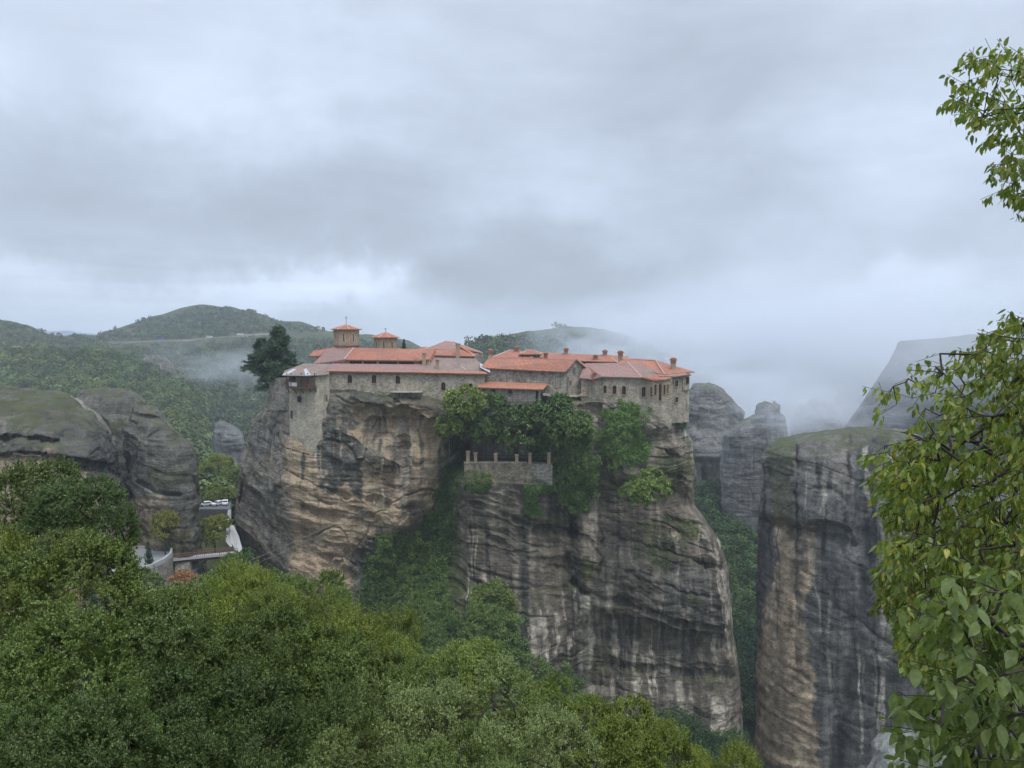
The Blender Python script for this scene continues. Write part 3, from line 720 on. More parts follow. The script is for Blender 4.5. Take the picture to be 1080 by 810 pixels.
rock('rock_dome', L=[(405, -90), (700, -100)], R=[(405, 40), (418, 70), (425, 84), (440, 104), (455, 120), (475, 130), (500, 133), (560, 135), (700, 140)],
     top=[(-90, 395), (-40, 402), (0, 410), (12, 412), (25, 414), (45, 416), (62, 420), (80, 424)], pybot=660, Yc=215, T=52, mat=M_rock, nx=300, ny=260, p=3, q=2.3, dip=-.12, seed=71, dfun=left_depth, cfun=left_cols, amp=.75,
     label='broad mossy domed rock with an ochre band under its rim', drip=.5, pale=.2)
def left2_cols(c, X, Y, Z, px, py):
    j = jit(X, Y, Z, 5, 5, 391); jf = jit(X, Y, Z, 1.6, 4, 392); drip = 9 * vnoise(X / 1.6, Y / 3, Z / 18, 393)
    c = paint(c, np.ones_like(px), np.array((.10, .10, .085)), .75)
    c = paint(c, pmask(px, py, [(140, 528), (170, 524), (196, 545), (200, 600), (142, 600)], 4, j + drip * .3), OCHRE * .62, .75)
    for pl, a_, cc in [([(146, 508), (160, 514), (186, 521), (170, 522), (150, 515)], .8, LICH), ([(188, 540), (196, 545), (198, 585), (190, 585)], .7, DARK), ([(176, 540), (180, 540), (180, 580), (176, 580)], .5, DARK)]:
        c = paint(c, pmask(px, py, pl, 1.6, jf * .6 + drip * .1), cc, a_)
    return paint(c, smooth(.1, .5, fbm(X / 7, Y / 7, Z / 7, 396, 4)), MOSS * .8, .5)
rock('rock_dome', L=[(422, 142), (430, 138), (450, 134), (480, 133), (600, 134), (720, 132)], R=[(422, 164), (432, 171), (445, 178), (460, 192), (480, 205), (500, 211), (530, 213), (600, 218), (720, 225)],
     top=[(142, 428), (150, 425), (160, 425), (170, 432)], pybot=760, Yc=212, T=24, mat=M_rock, nx=190, ny=260, p=2.8, q=4, dip=.2, seed=81, cfun=left2_cols, amp=.7,
     dfun=lambda px, py: 2.6 * np.exp(-(poly_dist(px, py, [(146, 508), (165, 519), (190, 522)]) / 1.8) ** 2) + 1.6 * np.exp(-(poly_dist(px, py, [(140, 438), (170, 440)]) / 1.6) ** 2),
     label='dark rounded rock beside the narrow cleft', drip=.5, pale=.15)
rock('rock_dome', L=[(408, 92), (416, 80), (430, 74), (460, 70), (700, 70)], R=[(408, 132), (414, 146), (424, 154), (440, 160), (470, 166), (700, 170)],
     top=[(80, 418), (95, 411), (110, 409), (125, 409), (140, 412), (152, 422)], pybot=700, Yc=250, T=26, mat=M_rock, nx=150, ny=160, p=2.6, q=4, dip=.1, seed=88, amp=.7, cfun=left2_cols,
     label='mossy rock cap behind the two domed rocks', drip=.4, pale=.15)
# grey crag standing in the wood
rock('rock_crag', L=[(446, 228), (455, 226), (475, 225), (520, 222)], R=[(446, 238), (452, 246), (458, 254), (475, 259), (520, 262)],
     top=[(226, 450), (232, 446), (240, 450), (250, 458), (258, 462)], pybot=500, Yc=430, T=9, mat=M_rock, nx=60, ny=60, p=4, q=8, dip=.1, seed=92, amp=.8, base=np.array((.2, .2, .2)), label='small grey crag standing among the trees', drip=.5, pale=.5)
rock('rock_crag', L=[(376, 153), (385, 150), (400, 146)], R=[(376, 170), (385, 182), (400, 190)],
     top=[(148, 382), (160, 376), (172, 378), (184, 384)], pybot=410, Yc=806, T=14, mat=M_rock_far, nx=90, ny=70, p=3, q=5, dip=.1, sc_=1.6, seed=95, amp=1.0, base=np.array((.17, .165, .14)), label='bare rock outcrop at the top of the wooded slope', drip=.3, pale=.5)
# ---------------------------------------------------------------- ground, hills, roads
t = NT('leafy_ground'); tc = t.n('ShaderNodeTexCoord'); ob = tc.outputs['Object']
nn = t.noise(.05, ob, 8, .6); nf = t.noise(.6, ob, 6, .65)
c = t.mix(t.ramp(nn, [(.35, 0), (.65, 1)]), (.035, .055, .018), (.075, .09, .03))
c = t.mix(t.ramp(nf, [(.35, 0), (.7, .8)]), c, (.09, .085, .045))
M_ground = t.out(c, .95, t.bump(nf, .8, .6), spec=.1)
t = NT('scrub_hill'); tc = t.n('ShaderNodeTexCoord'); ob = tc.outputs['Object']
nn = t.noise(.012, ob, 6, .6); nb = t.noise(.055, ob, 6, .7); nf = t.noise(.2, ob, 5, .65)
vo = t.n('ShaderNodeTexVoronoi'); vo.inputs['Scale'].default_value = .11; t.l(ob, vo.inputs['Vector'])
c = t.mix(t.ramp(nn, [(.35, 0), (.65, 1)]), (.045, .065, .025), (.085, .095, .04))
c = t.mix(t.ramp(nb, [(.46, 0), (.54, .9)]), c, (.035, .05, .02))
c = t.mix(t.ramp(t.math('MULTIPLY', nb, t.math('ADD', nn, .35)), [(.50, 0), (.6, .75)]), c, (.19, .165, .125))
M_hill = t.out(c, .95, t.bump(t.math('ADD', nb, t.math('MULTIPLY', vo.outputs['Distance'], .6)), 1, 5), spec=.1)

def ground_z(x, y):
    r = np.hypot(x, y)
    z = -1.75 - .62 * np.maximum(0, r - 1.5)
    z = np.maximum(z, -152 + 0 * r)
    # the side valley with the bridge and car park lies higher
    lf = smooth(-25, -60, x + .05 * (y - 180)) * smooth(120, 175, y) * smooth(300, 262, y)
    z = z * (1 - lf) + (-66) * lf
    return z + 2.0 * fbm(x / 40, y / 40, 0 * x, 700, 4) * smooth(6, 60, r)

az = np.linspace(-math.pi, math.pi, 361)[:-1]
rr = np.concatenate([[0.0], np.geomspace(.8, 9000, 170)])
A, Rr = np.meshgrid(az, rr, indexing='ij')
X = np.sin(A) * Rr; Y = np.cos(A) * Rr; Z = ground_z(X, Y)
Vg = np.stack([X, Y, Z], -1).reshape(-1, 3)
q = grid_faces(361, len(rr)); q = q % (360 * len(rr)) if False else np.where(q >= 360 * len(rr), q - 360 * len(rr), q)
tag(mesh_np('ground', Vg, q[:, ::-1], M_ground, smooth_=True), 'wooded ground of the gorge falling away below the viewpoint', kind='structure')

TERR = {}
def sheet(name, topl, botl, Ytop, Ybot, nx, ny, mat, seed, rough=4, x0=None, x1=None, back=300, bulge=0.0, label=None):
    """hillside given by its skyline, its foot and their distances; behind the crest it falls away again"""
    topl = np.array(topl, float); botl = np.array(botl, float)
    px = np.linspace(topl[0, 0] if x0 is None else x0, topl[-1, 0] if x1 is None else x1, nx)
    yt = np.interp(px, topl[:, 0], topl[:, 1]); yb = np.interp(px, botl[:, 0], botl[:, 1])
    Yt = np.interp(px, *zip(*Ytop)) if hasattr(Ytop, '__len__') else Ytop + 0 * px
    v = np.linspace(0, 1, ny)
    py = yb[:, None] + (yt - yb)[:, None] * v[None, :]
    Yd = Ybot + (Yt[:, None] - Ybot) * (v[None, :] ** 1.15)
    W3 = PN(np.repeat(px[:, None], ny, 1), py, Yd)
    nb = 10
    tail = []
    for k in range(1, nb + 1):
        u = k / nb; w_ = W3[:, -1].copy(); w_[:, 1] += back * u; w_[:, 0] *= (w_[:, 1] / W3[:, -1, 1]); w_[:, 2] -= .28 * back * u ** 1.6
        tail.append(w_)
    W3 = np.concatenate([W3, np.stack(tail, 1)], 1); m = ny + nb
    X, Y, Z = W3[..., 0], W3[..., 1], W3[..., 2]
    W3[..., 2] += rough * fbm(X / (rough * 14), Y / (rough * 14), 0 * X, seed, 5) 
    V = W3.reshape(-1, 3); Q = grid_faces(nx, m)
    o = mesh_np(name, V, Q[:, ::-1], mat, smooth_=True); tag(o, label, kind='structure')
    b = BVHTree.FromPolygons([tuple(p) for p in V.tolist()], Q.tolist()); TERR[label] = b
    return o, b

hill, B_hill = sheet('hill', [(-40, 362), (60, 356), (107, 353), (128, 344), (150, 336), (190, 326), (225, 321), (245, 322), (262, 326), (290, 337), (318, 342), (335, 347), (370, 351), (410, 355), (430, 357), (445, 366), (560, 375)],
    [(-40, 380), (100, 372), (180, 366), (260, 364), (320, 372), (560, 400)], 1550, 1150, 260, 90, M_hill, 501, 5, label='long scrub covered hill with a rounded summit under the clouds')
hill2, B_hill2 = sheet('hill', [(-120, 326), (-40, 330), (0, 336), (20, 342), (45, 350), (75, 355), (100, 356), (130, 366), (150, 382), (165, 398)],
    [(-120, 400), (165, 399)], 1250, 850, 160, 60, M_hill, 511, 4, label='low scrubby ridge coming in from the side of the picture')
hill3, B_hill3 = sheet('hill', [(90, 372), (130, 368), (165, 364), (200, 360), (240, 357), (300, 356), (360, 366), (430, 372), (520, 380)],
    [(90, 420), (200, 470), (260, 500), (420, 520), (520, 520)], 1120, 560, 200, 90, M_hill, 521, 5, label='misty slope of crags and scrub below the road')
ridge, B_ridge = sheet('hill', [(430, 376), (485, 372), (497, 361), (520, 356), (545, 352), (580, 350), (600, 347), (625, 348), (650, 352), (690, 372), (760, 400)],
    [(430, 430), (760, 470)], 900, 600, 170, 60, M_hill, 531, 5, label='forested ridge half hidden by mist behind the monastery')
far, B_far = sheet('mountain', [(-200, 354), (20, 352), (48, 349), (70, 348.6), (92, 351), (110, 353), (300, 354)], [(-200, 358), (300, 358)], 5200, 4800, 120, 10, plain('far_haze_blue', (.05, .075, .16), .95, .1, .001), 541, 8, back=900, label='thin line of far blue mountains')  # blue of the distant air is put into the mountain's own colour
wood_slope, B_wood = sheet('hillside', [(-140, 372), (0, 371), (60, 368), (100, 366), (130, 374), (150, 384), (175, 392), (200, 402), (225, 424), (245, 446), (262, 470), (300, 500), (340, 520)],
    [(-140, 560), (100, 560), (200, 548), (262, 545), (340, 560)], 820, 285, 220, 120, M_ground, 551, 5, label='steep wooded hillside above the car park')
# wooded floor of the gap between the two cliffs
gap, B_gap = sheet('hillside', [(690, 500), (735, 512), (750, 505), (780, 508), (800, 515), (840, 530)], [(690, 770), (740, 770), (800, 790), (840, 800)], 420, 268, 60, 60, M_ground, 561, 4, back=60, label='bushy slope in the gap between the two cliffs')
floor_mid, B_floor = sheet('hillside', [(640, 470), (700, 480), (960, 470), (1300, 470)], [(640, 620), (1300, 620)], 700, 430, 80, 40, M_ground, 566, 5, back=60, label='hazy valley floor far down between the rocks')

def on(bvh, px, py): return cast(bvh, px, py)[0]
# road on the flank of the hill
M_road = plain('pale_road', (.30, .28, .25), .9, .15, .2)
rv = []
for px in np.linspace(112, 300, 70):
    py = np.interp(px, [112, 135, 170, 200, 235, 270, 300], [361, 361, 359.5, 358.5, 356, 353, 351.5])
    p0 = cast(B_hill, px, py)[0] or P(px, py, 1250)
    rv.append(p0)
m = MB()
for a, b in zip(rv[:-1], rv[1:]):
    d = (b - a); n = Vector((-d.y, d.x, 0)).normalized() * -7.0
    if n.y > 0: n = -n
    m.prism([a - n * .3 + Vector((0, 0, 1.2)), b - n * .3 + Vector((0, 0, 1.2)), b + n + Vector((0, 0, 1.2)), a + n + Vector((0, 0, 1.2))], (0, 0, -5))
tag(m.build('road', M_road), 'pale mountain road cut across the flank of the hill', kind='structure')
ROAD = rv
# bare ochre bank
M_bank = plain('sandy_bank', (.34, .26, .16), .95, .3, .25)
m = MB(); pts = []
for px, py in [(-30, 366), (5, 365.5), (24, 367), (40, 371), (30, 374), (0, 374.5), (-30, 375)]:
    p0 = cast(B_wood, px, max(py, 376))[0]; pts.append(P(px, py, 822))
m.prism(pts, (0, 25, 0)); tag(m.build('sandy_bank', M_bank), 'bare ochre earth bank above the wood', kind='structure')
# ---------------------------------------------------------------- monastery materials
def masonry(name, c1, c2, mortar, sc_=2.6, stain=.5):
    t = NT(name); tc = t.n('ShaderNodeTexCoord'); ob = tc.outputs['Object']
    mp = t.mapping(ob, (sc_, sc_, sc_ * 1.7))
    v = t.n('ShaderNodeTexVoronoi'); v.inputs['Scale'].default_value = 1; t.l(mp, v.inputs['Vector'])
    v2 = t.n('ShaderNodeTexVoronoi', feature='DISTANCE_TO_EDGE'); v2.inputs['Scale'].default_value = 1; t.l(mp, v2.inputs['Vector'])
    hs = t.n('ShaderNodeSeparateColor'); t.l(v.outputs['Color'], hs.inputs[0])
    c = t.mix(hs.outputs[0], c1, c2)
    edge = t.ramp(v2.outputs[0], [(.0, 1), (.10, 0)])
    c = t.mix(edge, c, mortar)
    big = t.noise(.35, ob, 6, .65, .5); c = t.mix(t.ramp(big, [(.42, 0), (.68, stain)]), c, tuple(x * .35 for x in c1))
    drip = t.noise(1, t.mapping(ob, (1.4, 1.4, .12)), 5, .6)
    c = t.mix(t.ramp(drip, [(.5, 0), (.72, stain * .9)]), c, tuple(x * .4 for x in c1))
    fine = t.noise(3.5, ob, 4, .7); c = t.mix(1, c, t.ramp(fine, [(.3, .75), (.7, 1.2)]), 'MULTIPLY')
    return t.out(c, .92, t.bump(t.math('SUBTRACT', fine, edge), .6, .08), spec=.15)
M_stone = masonry('rubble_stone', (.30, .26, .20), (.58, .51, .40), (.44, .40, .33), 1.7)
M_stone2 = masonry('grey_rubble_stone', (.21, .19, .16), (.47, .43, .36), (.38, .35, .30), 1.6, .7)
M_plaster = masonry('pale_tower_stone', (.40, .35, .27), (.64, .58, .46), (.52, .47, .38), 1.9, .45)
M_stained = masonry('stained_tan_stone', (.20, .165, .12), (.42, .35, .26), (.30, .26, .20), 1.6, .85)
M_brick = masonry('dressed_brick', (.42, .27, .17), (.52, .37, .25), (.52, .44, .34), 3.6, .3)

def tile(name, col, col2, patch=.0, pcol=(.2, .17, .15)):
    t = NT(name); tc = t.n('ShaderNodeTexCoord'); ob = tc.outputs['Object']
    n = t.ramp(t.noise(1.5, ob, 6, .8), [(.36, 0), (.64, 1)]); n2 = t.noise(.25, ob, 5, .6, .6); n3 = t.noise(5, t.mapping(ob, (1, .4, 1)), 3, .7)
    c = t.mix(n, col, col2); c = t.mix(1, c, t.ramp(n3, [(.3, .55), (.7, 1.4)]), 'MULTIPLY')
    c = t.mix(t.ramp(n2, [(.55 - patch * .3, 0), (.72 - patch * .3, .25 + patch * .7)]), c, pcol)
    wv = t.n('ShaderNodeTexWave', wave_type='BANDS', bands_direction='X'); wv.inputs['Scale'].default_value = 1.15; t.l(ob, wv.inputs['Vector'])
    rows = t.n('ShaderNodeTexWave', wave_type='BANDS', bands_direction='Y', wave_profile='SAW'); rows.inputs['Scale'].default_value = .9; t.l(ob, rows.inputs['Vector'])
    h = t.math('ADD', wv.outputs['Fac'], t.math('MULTIPLY', rows.outputs['Fac'], .5))
    c = t.mix(1, c, t.ramp(wv.outputs['Fac'], [(0, .78), (.5, 1.05)]), 'MULTIPLY')
    return t.out(c, .75, t.bump(h, .7, .07), spec=.25)
M_tile = tile('red_clay_tile', (.31, .115, .070), (.47, .215, .14), .4, (.25, .135, .105))
M_tile2 = tile('weathered_tile', (.27, .14, .115), (.37, .225, .19), .35, (.21, .18, .17))
M_tile3 = tile('grey_lichen_tile', (.235, .165, .135), (.32, .24, .20), .3, (.15, .13, .12))
M_tile4 = tile('orange_tile', (.37, .15, .09), (.46, .22, .14), 0, (.28, .14, .1))
M_ridge = plain('ridge_mortar', (.55, .40, .33), .85, .25, 3)
M_wood = plain('brown_timber', (.13, .075, .05), .7, .35, 4)
M_woodp = plain('pale_timber', (.42, .32, .20), .7, .25, 4)
M_woodg = plain('grey_timber', (.16, .145, .13), .8, .3, 4)
M_void = plain('dark_glass', (.018, .02, .024), .25, .3, 1)
M_metal = plain('grey_sheet_metal', (.42, .44, .46), .45, .12, 1, .3)
M_iron = plain('dark_iron', (.04, .04, .045), .5, .2, 4, .6)
M_cloth = plain('pale_cloth', (.55, .56, .60), .9, .2, 3)

def zof(py, Y): return P(540, py, Y).z
def xof(px, Y): return P(px, 400, Y).x

def body(name, line, zb, depth, mat, parent):
    """walls: front outline [(px, py_top, Y)...], down to zb, 'depth' metres deep"""
    m = MB(); n = len(line)
    tf = [P(*q) for q in line]; tb = [p + Vector((0, depth, 0)) for p in tf]
    if depth and n > 2:
        yb = max(p.y for p in tf) + depth; tb = [Vector((p.x, yb, p.z)) for p in tf]
    vs = tf + [Vector((p.x, p.y, zb)) for p in tf] + tb + [Vector((p.x, p.y, zb)) for p in tb]
    fs = []
    for i in range(n - 1):
        fs += [(i, i + 1, n + i + 1, n + i), (2 * n + i, 3 * n + i, 3 * n + i + 1, 2 * n + i + 1), (i, 2 * n + i, 2 * n + i + 1, i + 1), (n + i, n + i + 1, 3 * n + i + 1, 3 * n + i)]
    fs += [(0, n, 3 * n, 2 * n), (n - 1, 3 * n - 1, 4 * n - 1, 2 * n - 1)]
    m.add(vs, fs)
    return m.build(name, mat, parent)

def hip(parent, px0, px1, pe0, pe1, Yf, D, rise, hl, hr, mat, over=.55, name='roof', ridge=True, th=.22, Yf1=None):
    """roof over a rectangle: eaves at (px0,pe0)-(px1,pe1), ridge in the middle, hips hl / hr metres (0 = gable)"""
    Yf1 = Yf if Yf1 is None else Yf1
    a = P(px0, pe0, Yf); b = P(px1, pe1, Yf1)
    a.y -= over; b.y -= over; a.x -= over if hl else .3; b.x += over if hr else .3
    D = D + 2 * over
    c_ = b + Vector((0, D, 0)); d = a + Vector((0, D, 0))
    r0 = Vector((a.x + hl, a.y + D / 2, a.z + rise)); r1 = Vector((b.x - hr, b.y + D / 2, b.z + rise))
    m = MB(); dn = Vector((0, 0, -th))
    m.prism([a, b, r1, r0], dn); m.prism([d, r0, r1, c_], dn)
    if hl: m.prism([a, r0, d], dn)
    if hr: m.prism([b, c_, r1], dn)
    o = m.build(name, mat, parent)
    if ridge:
        k = MB(); up = Vector((0, 0, .03)); k.tube([r0 + up, r1 + up], .13, 5)
        for p, q in ((a, r0), (d, r0)) if hl else (): k.tube([p + up, q + up], .12, 5)
        for p, q in ((b, r1), (c_, r1)) if hr else (): k.tube([p + up, q + up], .12, 5)
        k.build('ridge_tiles', M_ridge if mat not in (M_tile3,) else M_tile2, o)
    e = MB(); e.bar(a + Vector((0, .12, -th - .08)), b + Vector((0, .12, -th - .08)), .14, .16); e.build('eave_board', M_wood, o)
    o['r0'] = list(r0); o['r1'] = list(r1)
    return o

def gable_wall(parent, px, py_e, Y, D, rise, mat, side):
    a = P(px, py_e, Y); s = .02 * side
    m = MB(); m.prism([(a.x + s, a.y, a.z), (a.x + s, a.y + D, a.z), (a.x + s, a.y + D / 2, a.z + rise)], (-.4 * side, 0, 0)); return m.build('gable', mat, parent)

def window(parent, px, py, wpx, hpx, Y, arch=True, mat=None, surround=True, yaw=0.0):
    """a dark pane behind a frame with a mullion, in a stone surround standing a little proud of the wall"""
    c = P(px, py, Y); w_ = wpx / F * Y / 2; h = hpx / F * Y / 2
    R = Matrix.Rotation(yaw, 3, 'Z')
    def outline(w_, h, d, top=0):
        pts = [(-w_, -h), (w_, -h)]
        if arch:
            for k in range(7):
                a = math.pi * k / 6; pts.append((w_ * math.cos(a), h - w_ + w_ * math.sin(a)))
        else: pts += [(w_, h), (-w_, h)]
        return [c + R @ Vector((x, d, z)) for x, z in pts]
    pane = MB().prism(outline(w_, h, -.03), R @ Vector((0, .10, 0))).build('window', M_void, parent)
    fr = MB()
    o1, o2 = outline(w_, h, -.10), outline(w_ + .16, h + .16, -.10)
    n = len(o1)
    for i in range(n):
        j = (i + 1) % n; fr.prism([o1[i], o1[j], o2[j], o2[i]], R @ Vector((0, .16, 0)))
    fr.build('surround', mat or M_brick, pane)
    mu = MB(); mu.bar(c + R @ Vector((0, -.05, -h)), c + R @ Vector((0, -.05, h - .06)), .07); mu.bar(c + R @ Vector((-w_, -.052, 0)), c + R @ Vector((w_, -.052, 0)), .06)
    mu.build('window_frame', M_wood, pane)
    return pane

def chimney(parent, px, pt, pb, Y, w=.95, mat=None, cap=True):
    b = P(px, pb, Y); tz = zof(pt, Y); h = tz - b.z
    m = MB(); mat = mat or M_tile4; x, y = b.x, b.y; r = w / 2
    if not cap:
        m.box((x - r, y - r, b.z - 1.5), (x + r, y + r, tz - .12)); s = m.build('chimney', mat, parent)
        MB().box((x - r - .09, y - r - .09, tz - .12), (x + r + .09, y + r + .09, tz)).build('chimney_cap', M_tile, s); return s
    m.box((x - r * .85, y - r * .85, b.z - 1.5), (x + r * .85, y + r * .85, b.z + h * .45)); s = m.build('chimney', M_stone if h > 2 else mat, parent)
    m = MB(); m.box((x - r, y - r, b.z + h * .45), (x + r, y + r, b.z + h * .72))
    m.box((x - r * 1.35, y - r * 1.35, b.z + h * .72), (x + r * 1.35, y + r * 1.35, b.z + h * .82))
    for sx in (-1, 0, 1):
        for sy in (-1, 1): m.box((x + sx * r * .7 - .08, y + sy * r * .7 - .08, b.z + h * .4), (x + sx * r * .7 + .08, y + sy * r * .7 + .08, b.z + h * .82))
    m.box((x - r * .9, y - r * .9, b.z + h * .82), (x + r * .9, y + r * .9, b.z + h * .9))
    z = b.z + h * .9; k = r * 1.25
    m.add([(x - k, y - k, z), (x + k, y - k, z), (x + k, y + k, z), (x - k, y + k, z), (x, y, tz)], [(0, 1, 2, 3), (0, 1, 4), (1, 2, 4), (2, 3, 4), (3, 0, 4)])
    m.build('chimney_cap', mat, s); return s

def bld(name, px, py, Y, label, cat='building', group=None):
    return empty(name, P(px, py, Y), label=label, cat=cat, group=group)

# ---- tower with the timber hoist balcony
T = bld('stone_tower', 325, 470, 200, 'tall narrow stone tower with a timber balcony at the left end of the monastery', 'tower')
Yt = 199
wl = body('wall', [(304.5, 398, Yt + 1), (332, 398, Yt - 1.2), (347, 391, Yt + 1.2)], zof(476, Yt), 8, M_plaster, T)
# lower masonry foot that steps down on the left
m = MB(); m.prism([P(304.4, 470, Yt + .6), P(308, 470, Yt - .2), P(307, 488, Yt - .2), P(305.5, 487, Yt + .5)], (0, 3, 0)); m.build('foot', M_plaster, T)
for px, py, w_, h in [(316, 421, 4, 5.5), (307.5, 437, 1.6, 8), (339, 438.5, 4.6, 9.5), (343.5, 420, 2.6, 6)]:
    yw = 0
    Yw = np.interp(px, [304.5, 332, 347], [Yt + 1, Yt - 1.2, Yt + 1.2]) - .03
    window(T, px, py, w_, h, Yw, False, M_stone2, yaw=(math.atan2(-2.2, 6.8) if px < 332 else math.atan2(2.4, 3.7)))
# string course
# balcony: floor, posts, rail, balusters, roof
Yb = Yt - 2.6
fl = MB(); a = P(301.5, 408, Yb); b = P(332.5, 408.5, Yb)
fl.box((a.x, a.y, a.z - .45), (b.x, a.y + 3.2, a.z)); balc = fl.build('balcony_floor', M_wood, T)
for px in (303, 310, 318, 326, 332): p = P(px, 409.5, Yb); MB().bar(p, p + Vector((0, 2.4, -1.5)), .18).build('bracket', M_wood, balc)
posts = []
for px in (302.3, 307, 317.5, 324.5, 332):
    p = P(px, 408, Yb + .1); q = P(px, 393.5, Yb + .1); MB().bar(p, q, .26).build('post', M_wood, T)
for off in ((302.3,),): p = P(302.3, 408, Yb + .1) + Vector((0, 2.8, 0)); MB().bar(p, p + Vector((0, 0, 3.4)), .24).build('post', M_wood, T)
rl = MB(); z1 = zof(401, Yb)
rl.bar((a.x, a.y + .1, z1), (b.x, a.y + .1, z1), .14); rl.bar((a.x, a.y + .1, z1), (a.x, a.y + 3, z1), .14); rl.bar((a.x, a.y + .1, z1 - .7), (b.x, a.y + .1, z1 - .7), .08)
for k in range(34): x = a.x + (b.x - a.x) * k / 33; rl.bar((x, a.y + .1, a.z), (x, a.y + .1, z1), .07)
rl.build('railing', M_wood, T)
MB().prism([P(305, 403, Yb - .02), P(313, 403.6, Yb - .02), P(313, 407.6, Yb - .02), P(305, 407.2, Yb - .02)], (0, .06, 0)).build('hanging_cloth', M_cloth, T)
bk = MB(); bk.box((a.x + .2, Yt + .4, a.z), (b.x - .1, Yt + .5, zof(393, Yt))); bk.build('back_wall', M_void, T)
# its roof: shallow, grey tiles with sheet metal along the eave
rf = MB(); th = Vector((0, 0, -.2))
e0, e1, e2 = P(297.8, 395.6, Yb - .6), P(325.5, 396.2, Yb - .8), P(347, 394.6, Yt + .6)
k0, k1 = P(320, 383.5, Yt + 5.5), P(350, 383.8, Yt + 6)
eb = P(300, 391, Yt + 4)
rf.prism([e0, e1, k0, P(311.5, 389.2, Yt + 1.5)], th); rf.prism([e1, e2, k1, k0], th); rf.prism([e0, P(311.5, 389.2, Yt + 1.5), k0, eb], th)
rf.build('roof', M_tile3, T)
mt = MB(); up = Vector((0, 0, .05))
mt.prism([e0 + up, P(302, 396.6, Yb - .7) + up, P(313, 389.8, Yt + 1.3) + up, P(309, 389.5, Yt + 1.6) + up], (0, 0, .08))
mt.prism([P(322, 396.3, Yb - .8) + up, P(328, 396, Yb - .4) + up, P(323, 389, Yt + 2) + up, P(320.5, 390, Yt + 1) + up], (0, 0, .08))
mt.bar(e0, e1, .2, .24); mt.build('metal_flashing', M_metal, T)

# ---- buttress wall left of the tower, standing on the rock
Bt = tag(body('retaining_wall', [(283.5, 399, 207), (294, 398.5, 205), (305, 399, 203.5)], zof(432, 206), 4, M_stone2, None), 'rough grey retaining wall beside the tower, below the dark fir', 'wall')

# ---- long west wing
Wg = bld('stone_wing', 428, 412, 201, 'long low stone wing with small arched windows over the cliff edge', 'building')
Yw = 201.0
body('wall', [(346.6, 391.5, Yw), (400, 392.5, Yw), (450, 393.6, Yw), (511, 394.5, Yw)], zof(424, Yw), 9, M_stone, Wg)
# ledge and small buttresses under it
m = MB(); m.box((xof(347, Yw), Yw - .35, zof(411.5, Yw)), (xof(376, Yw), Yw - .02, zof(410.2, Yw))); m.build('string_course', M_stone2, Wg)
m = MB(); m.box((xof(412, Yw), Yw - 2.4, zof(413.6, Yw)), (xof(446, Yw), Yw - .02, zof(412.2, Yw))); m.build('stone_beam', M_plaster, Wg)
m = MB(); m.bar(P(421, 421, Yw - .2), P(432, 413.5, Yw - 2), .3); m.bar(P(421, 430, Yw - .5), P(421, 413.5, Yw - .5), .3); m.build('strut', M_woodg, Wg)
for px, py, w_, h in [(369, 399.5, 4.6, 8.6), (394.5, 399.7, 4.6, 8.6), (419.6, 400.3, 4.6, 8.6), (467.6, 407.3, 4.4, 8.6), (496.5, 408, 4, 7.4)]:
    window(Wg, px, py, w_, h, Yw - .02)
def lean(parent, pts, mat, name='roof', th=.22, edge=None):
    m = MB(); m.prism([P(*q) for q in pts], (0, 0, -th)); o = m.build(name, mat, parent)
    if edge:
        e = MB(); a, b = P(*pts[edge[0]]), P(*pts[edge[1]]); e.bar(a + Vector((0, .1, -th - .09)), b + Vector((0, .1, -th - .09)), .16, .18); e.build('eave_board', M_wood, o)
    return o
lean(Wg, [(344.5, 391.6, Yw - .6), (447, 393.2, Yw - .6), (449, 384.3, Yw + 4.3), (350, 383.4, Yw + 4.3)], M_tile2, edge=(0, 1))
lean(Wg, [(447, 393.4, Yw - .6), (514.5, 394.6, Yw - .6), (506, 383, Yw + 6.4), (500, 375.2, Yw + 11), (450, 374, Yw + 11)], M_tile3, edge=(0, 1))
# strip of new red tiles along the eave
m = MB(); u = Vector((0, -.05, .05)); m.prism([P(344.5, 391.6, Yw - .65) + u, P(447, 393.2, Yw - .65) + u, P(447, 391.9, Yw - .05) + u, P(345, 390.3, Yw - .05) + u], (0, 0, .06))
m.prism([P(447, 393.4, Yw - .65) + u, P(514.5, 394.6, Yw - .65) + u, P(511, 392.2, Yw + .3) + u, P(447, 391.3, Yw + .3) + u], (0, 0, .06)); m.build('eave_tiles', M_tile4, Wg)
m = MB(); m.prism([P(506.5, 388, Yw + 1), P(517, 393.5, Yw - .2), P(517, 388.5, Yw + 3), P(506, 383, Yw + 5.5)], (0, 0, .1)); m.build('metal_flashing', M_metal, Wg)
chimney(Wg, 461.3, 379.5, 389.5, Yw + 2.4, .9, M_brick, False)
chimney(Wg, 447.5, 372.5, 386, Yw + 4.2, 1.0, M_brick, False); chimney(Wg, 452, 379, 384.5, Yw + 5, .8, M_brick, False)
m = MB(); m.tube([P(481, 380, Yw + 9), P(491.5, 391, Yw + .8)], .12, 5); m.build('ridge_tiles', M_ridge, Wg)

# ---- church
Ch = bld('church', 395, 384, 212, 'monastery church with two square brick domes under red pyramid roofs', 'church')
Yc0 = 206.0
body('wall', [(334, 376, 211), (366, 379, 206.5), (451, 379.5, 206.5)], zof(396, 206), 14, M_brick, Ch)
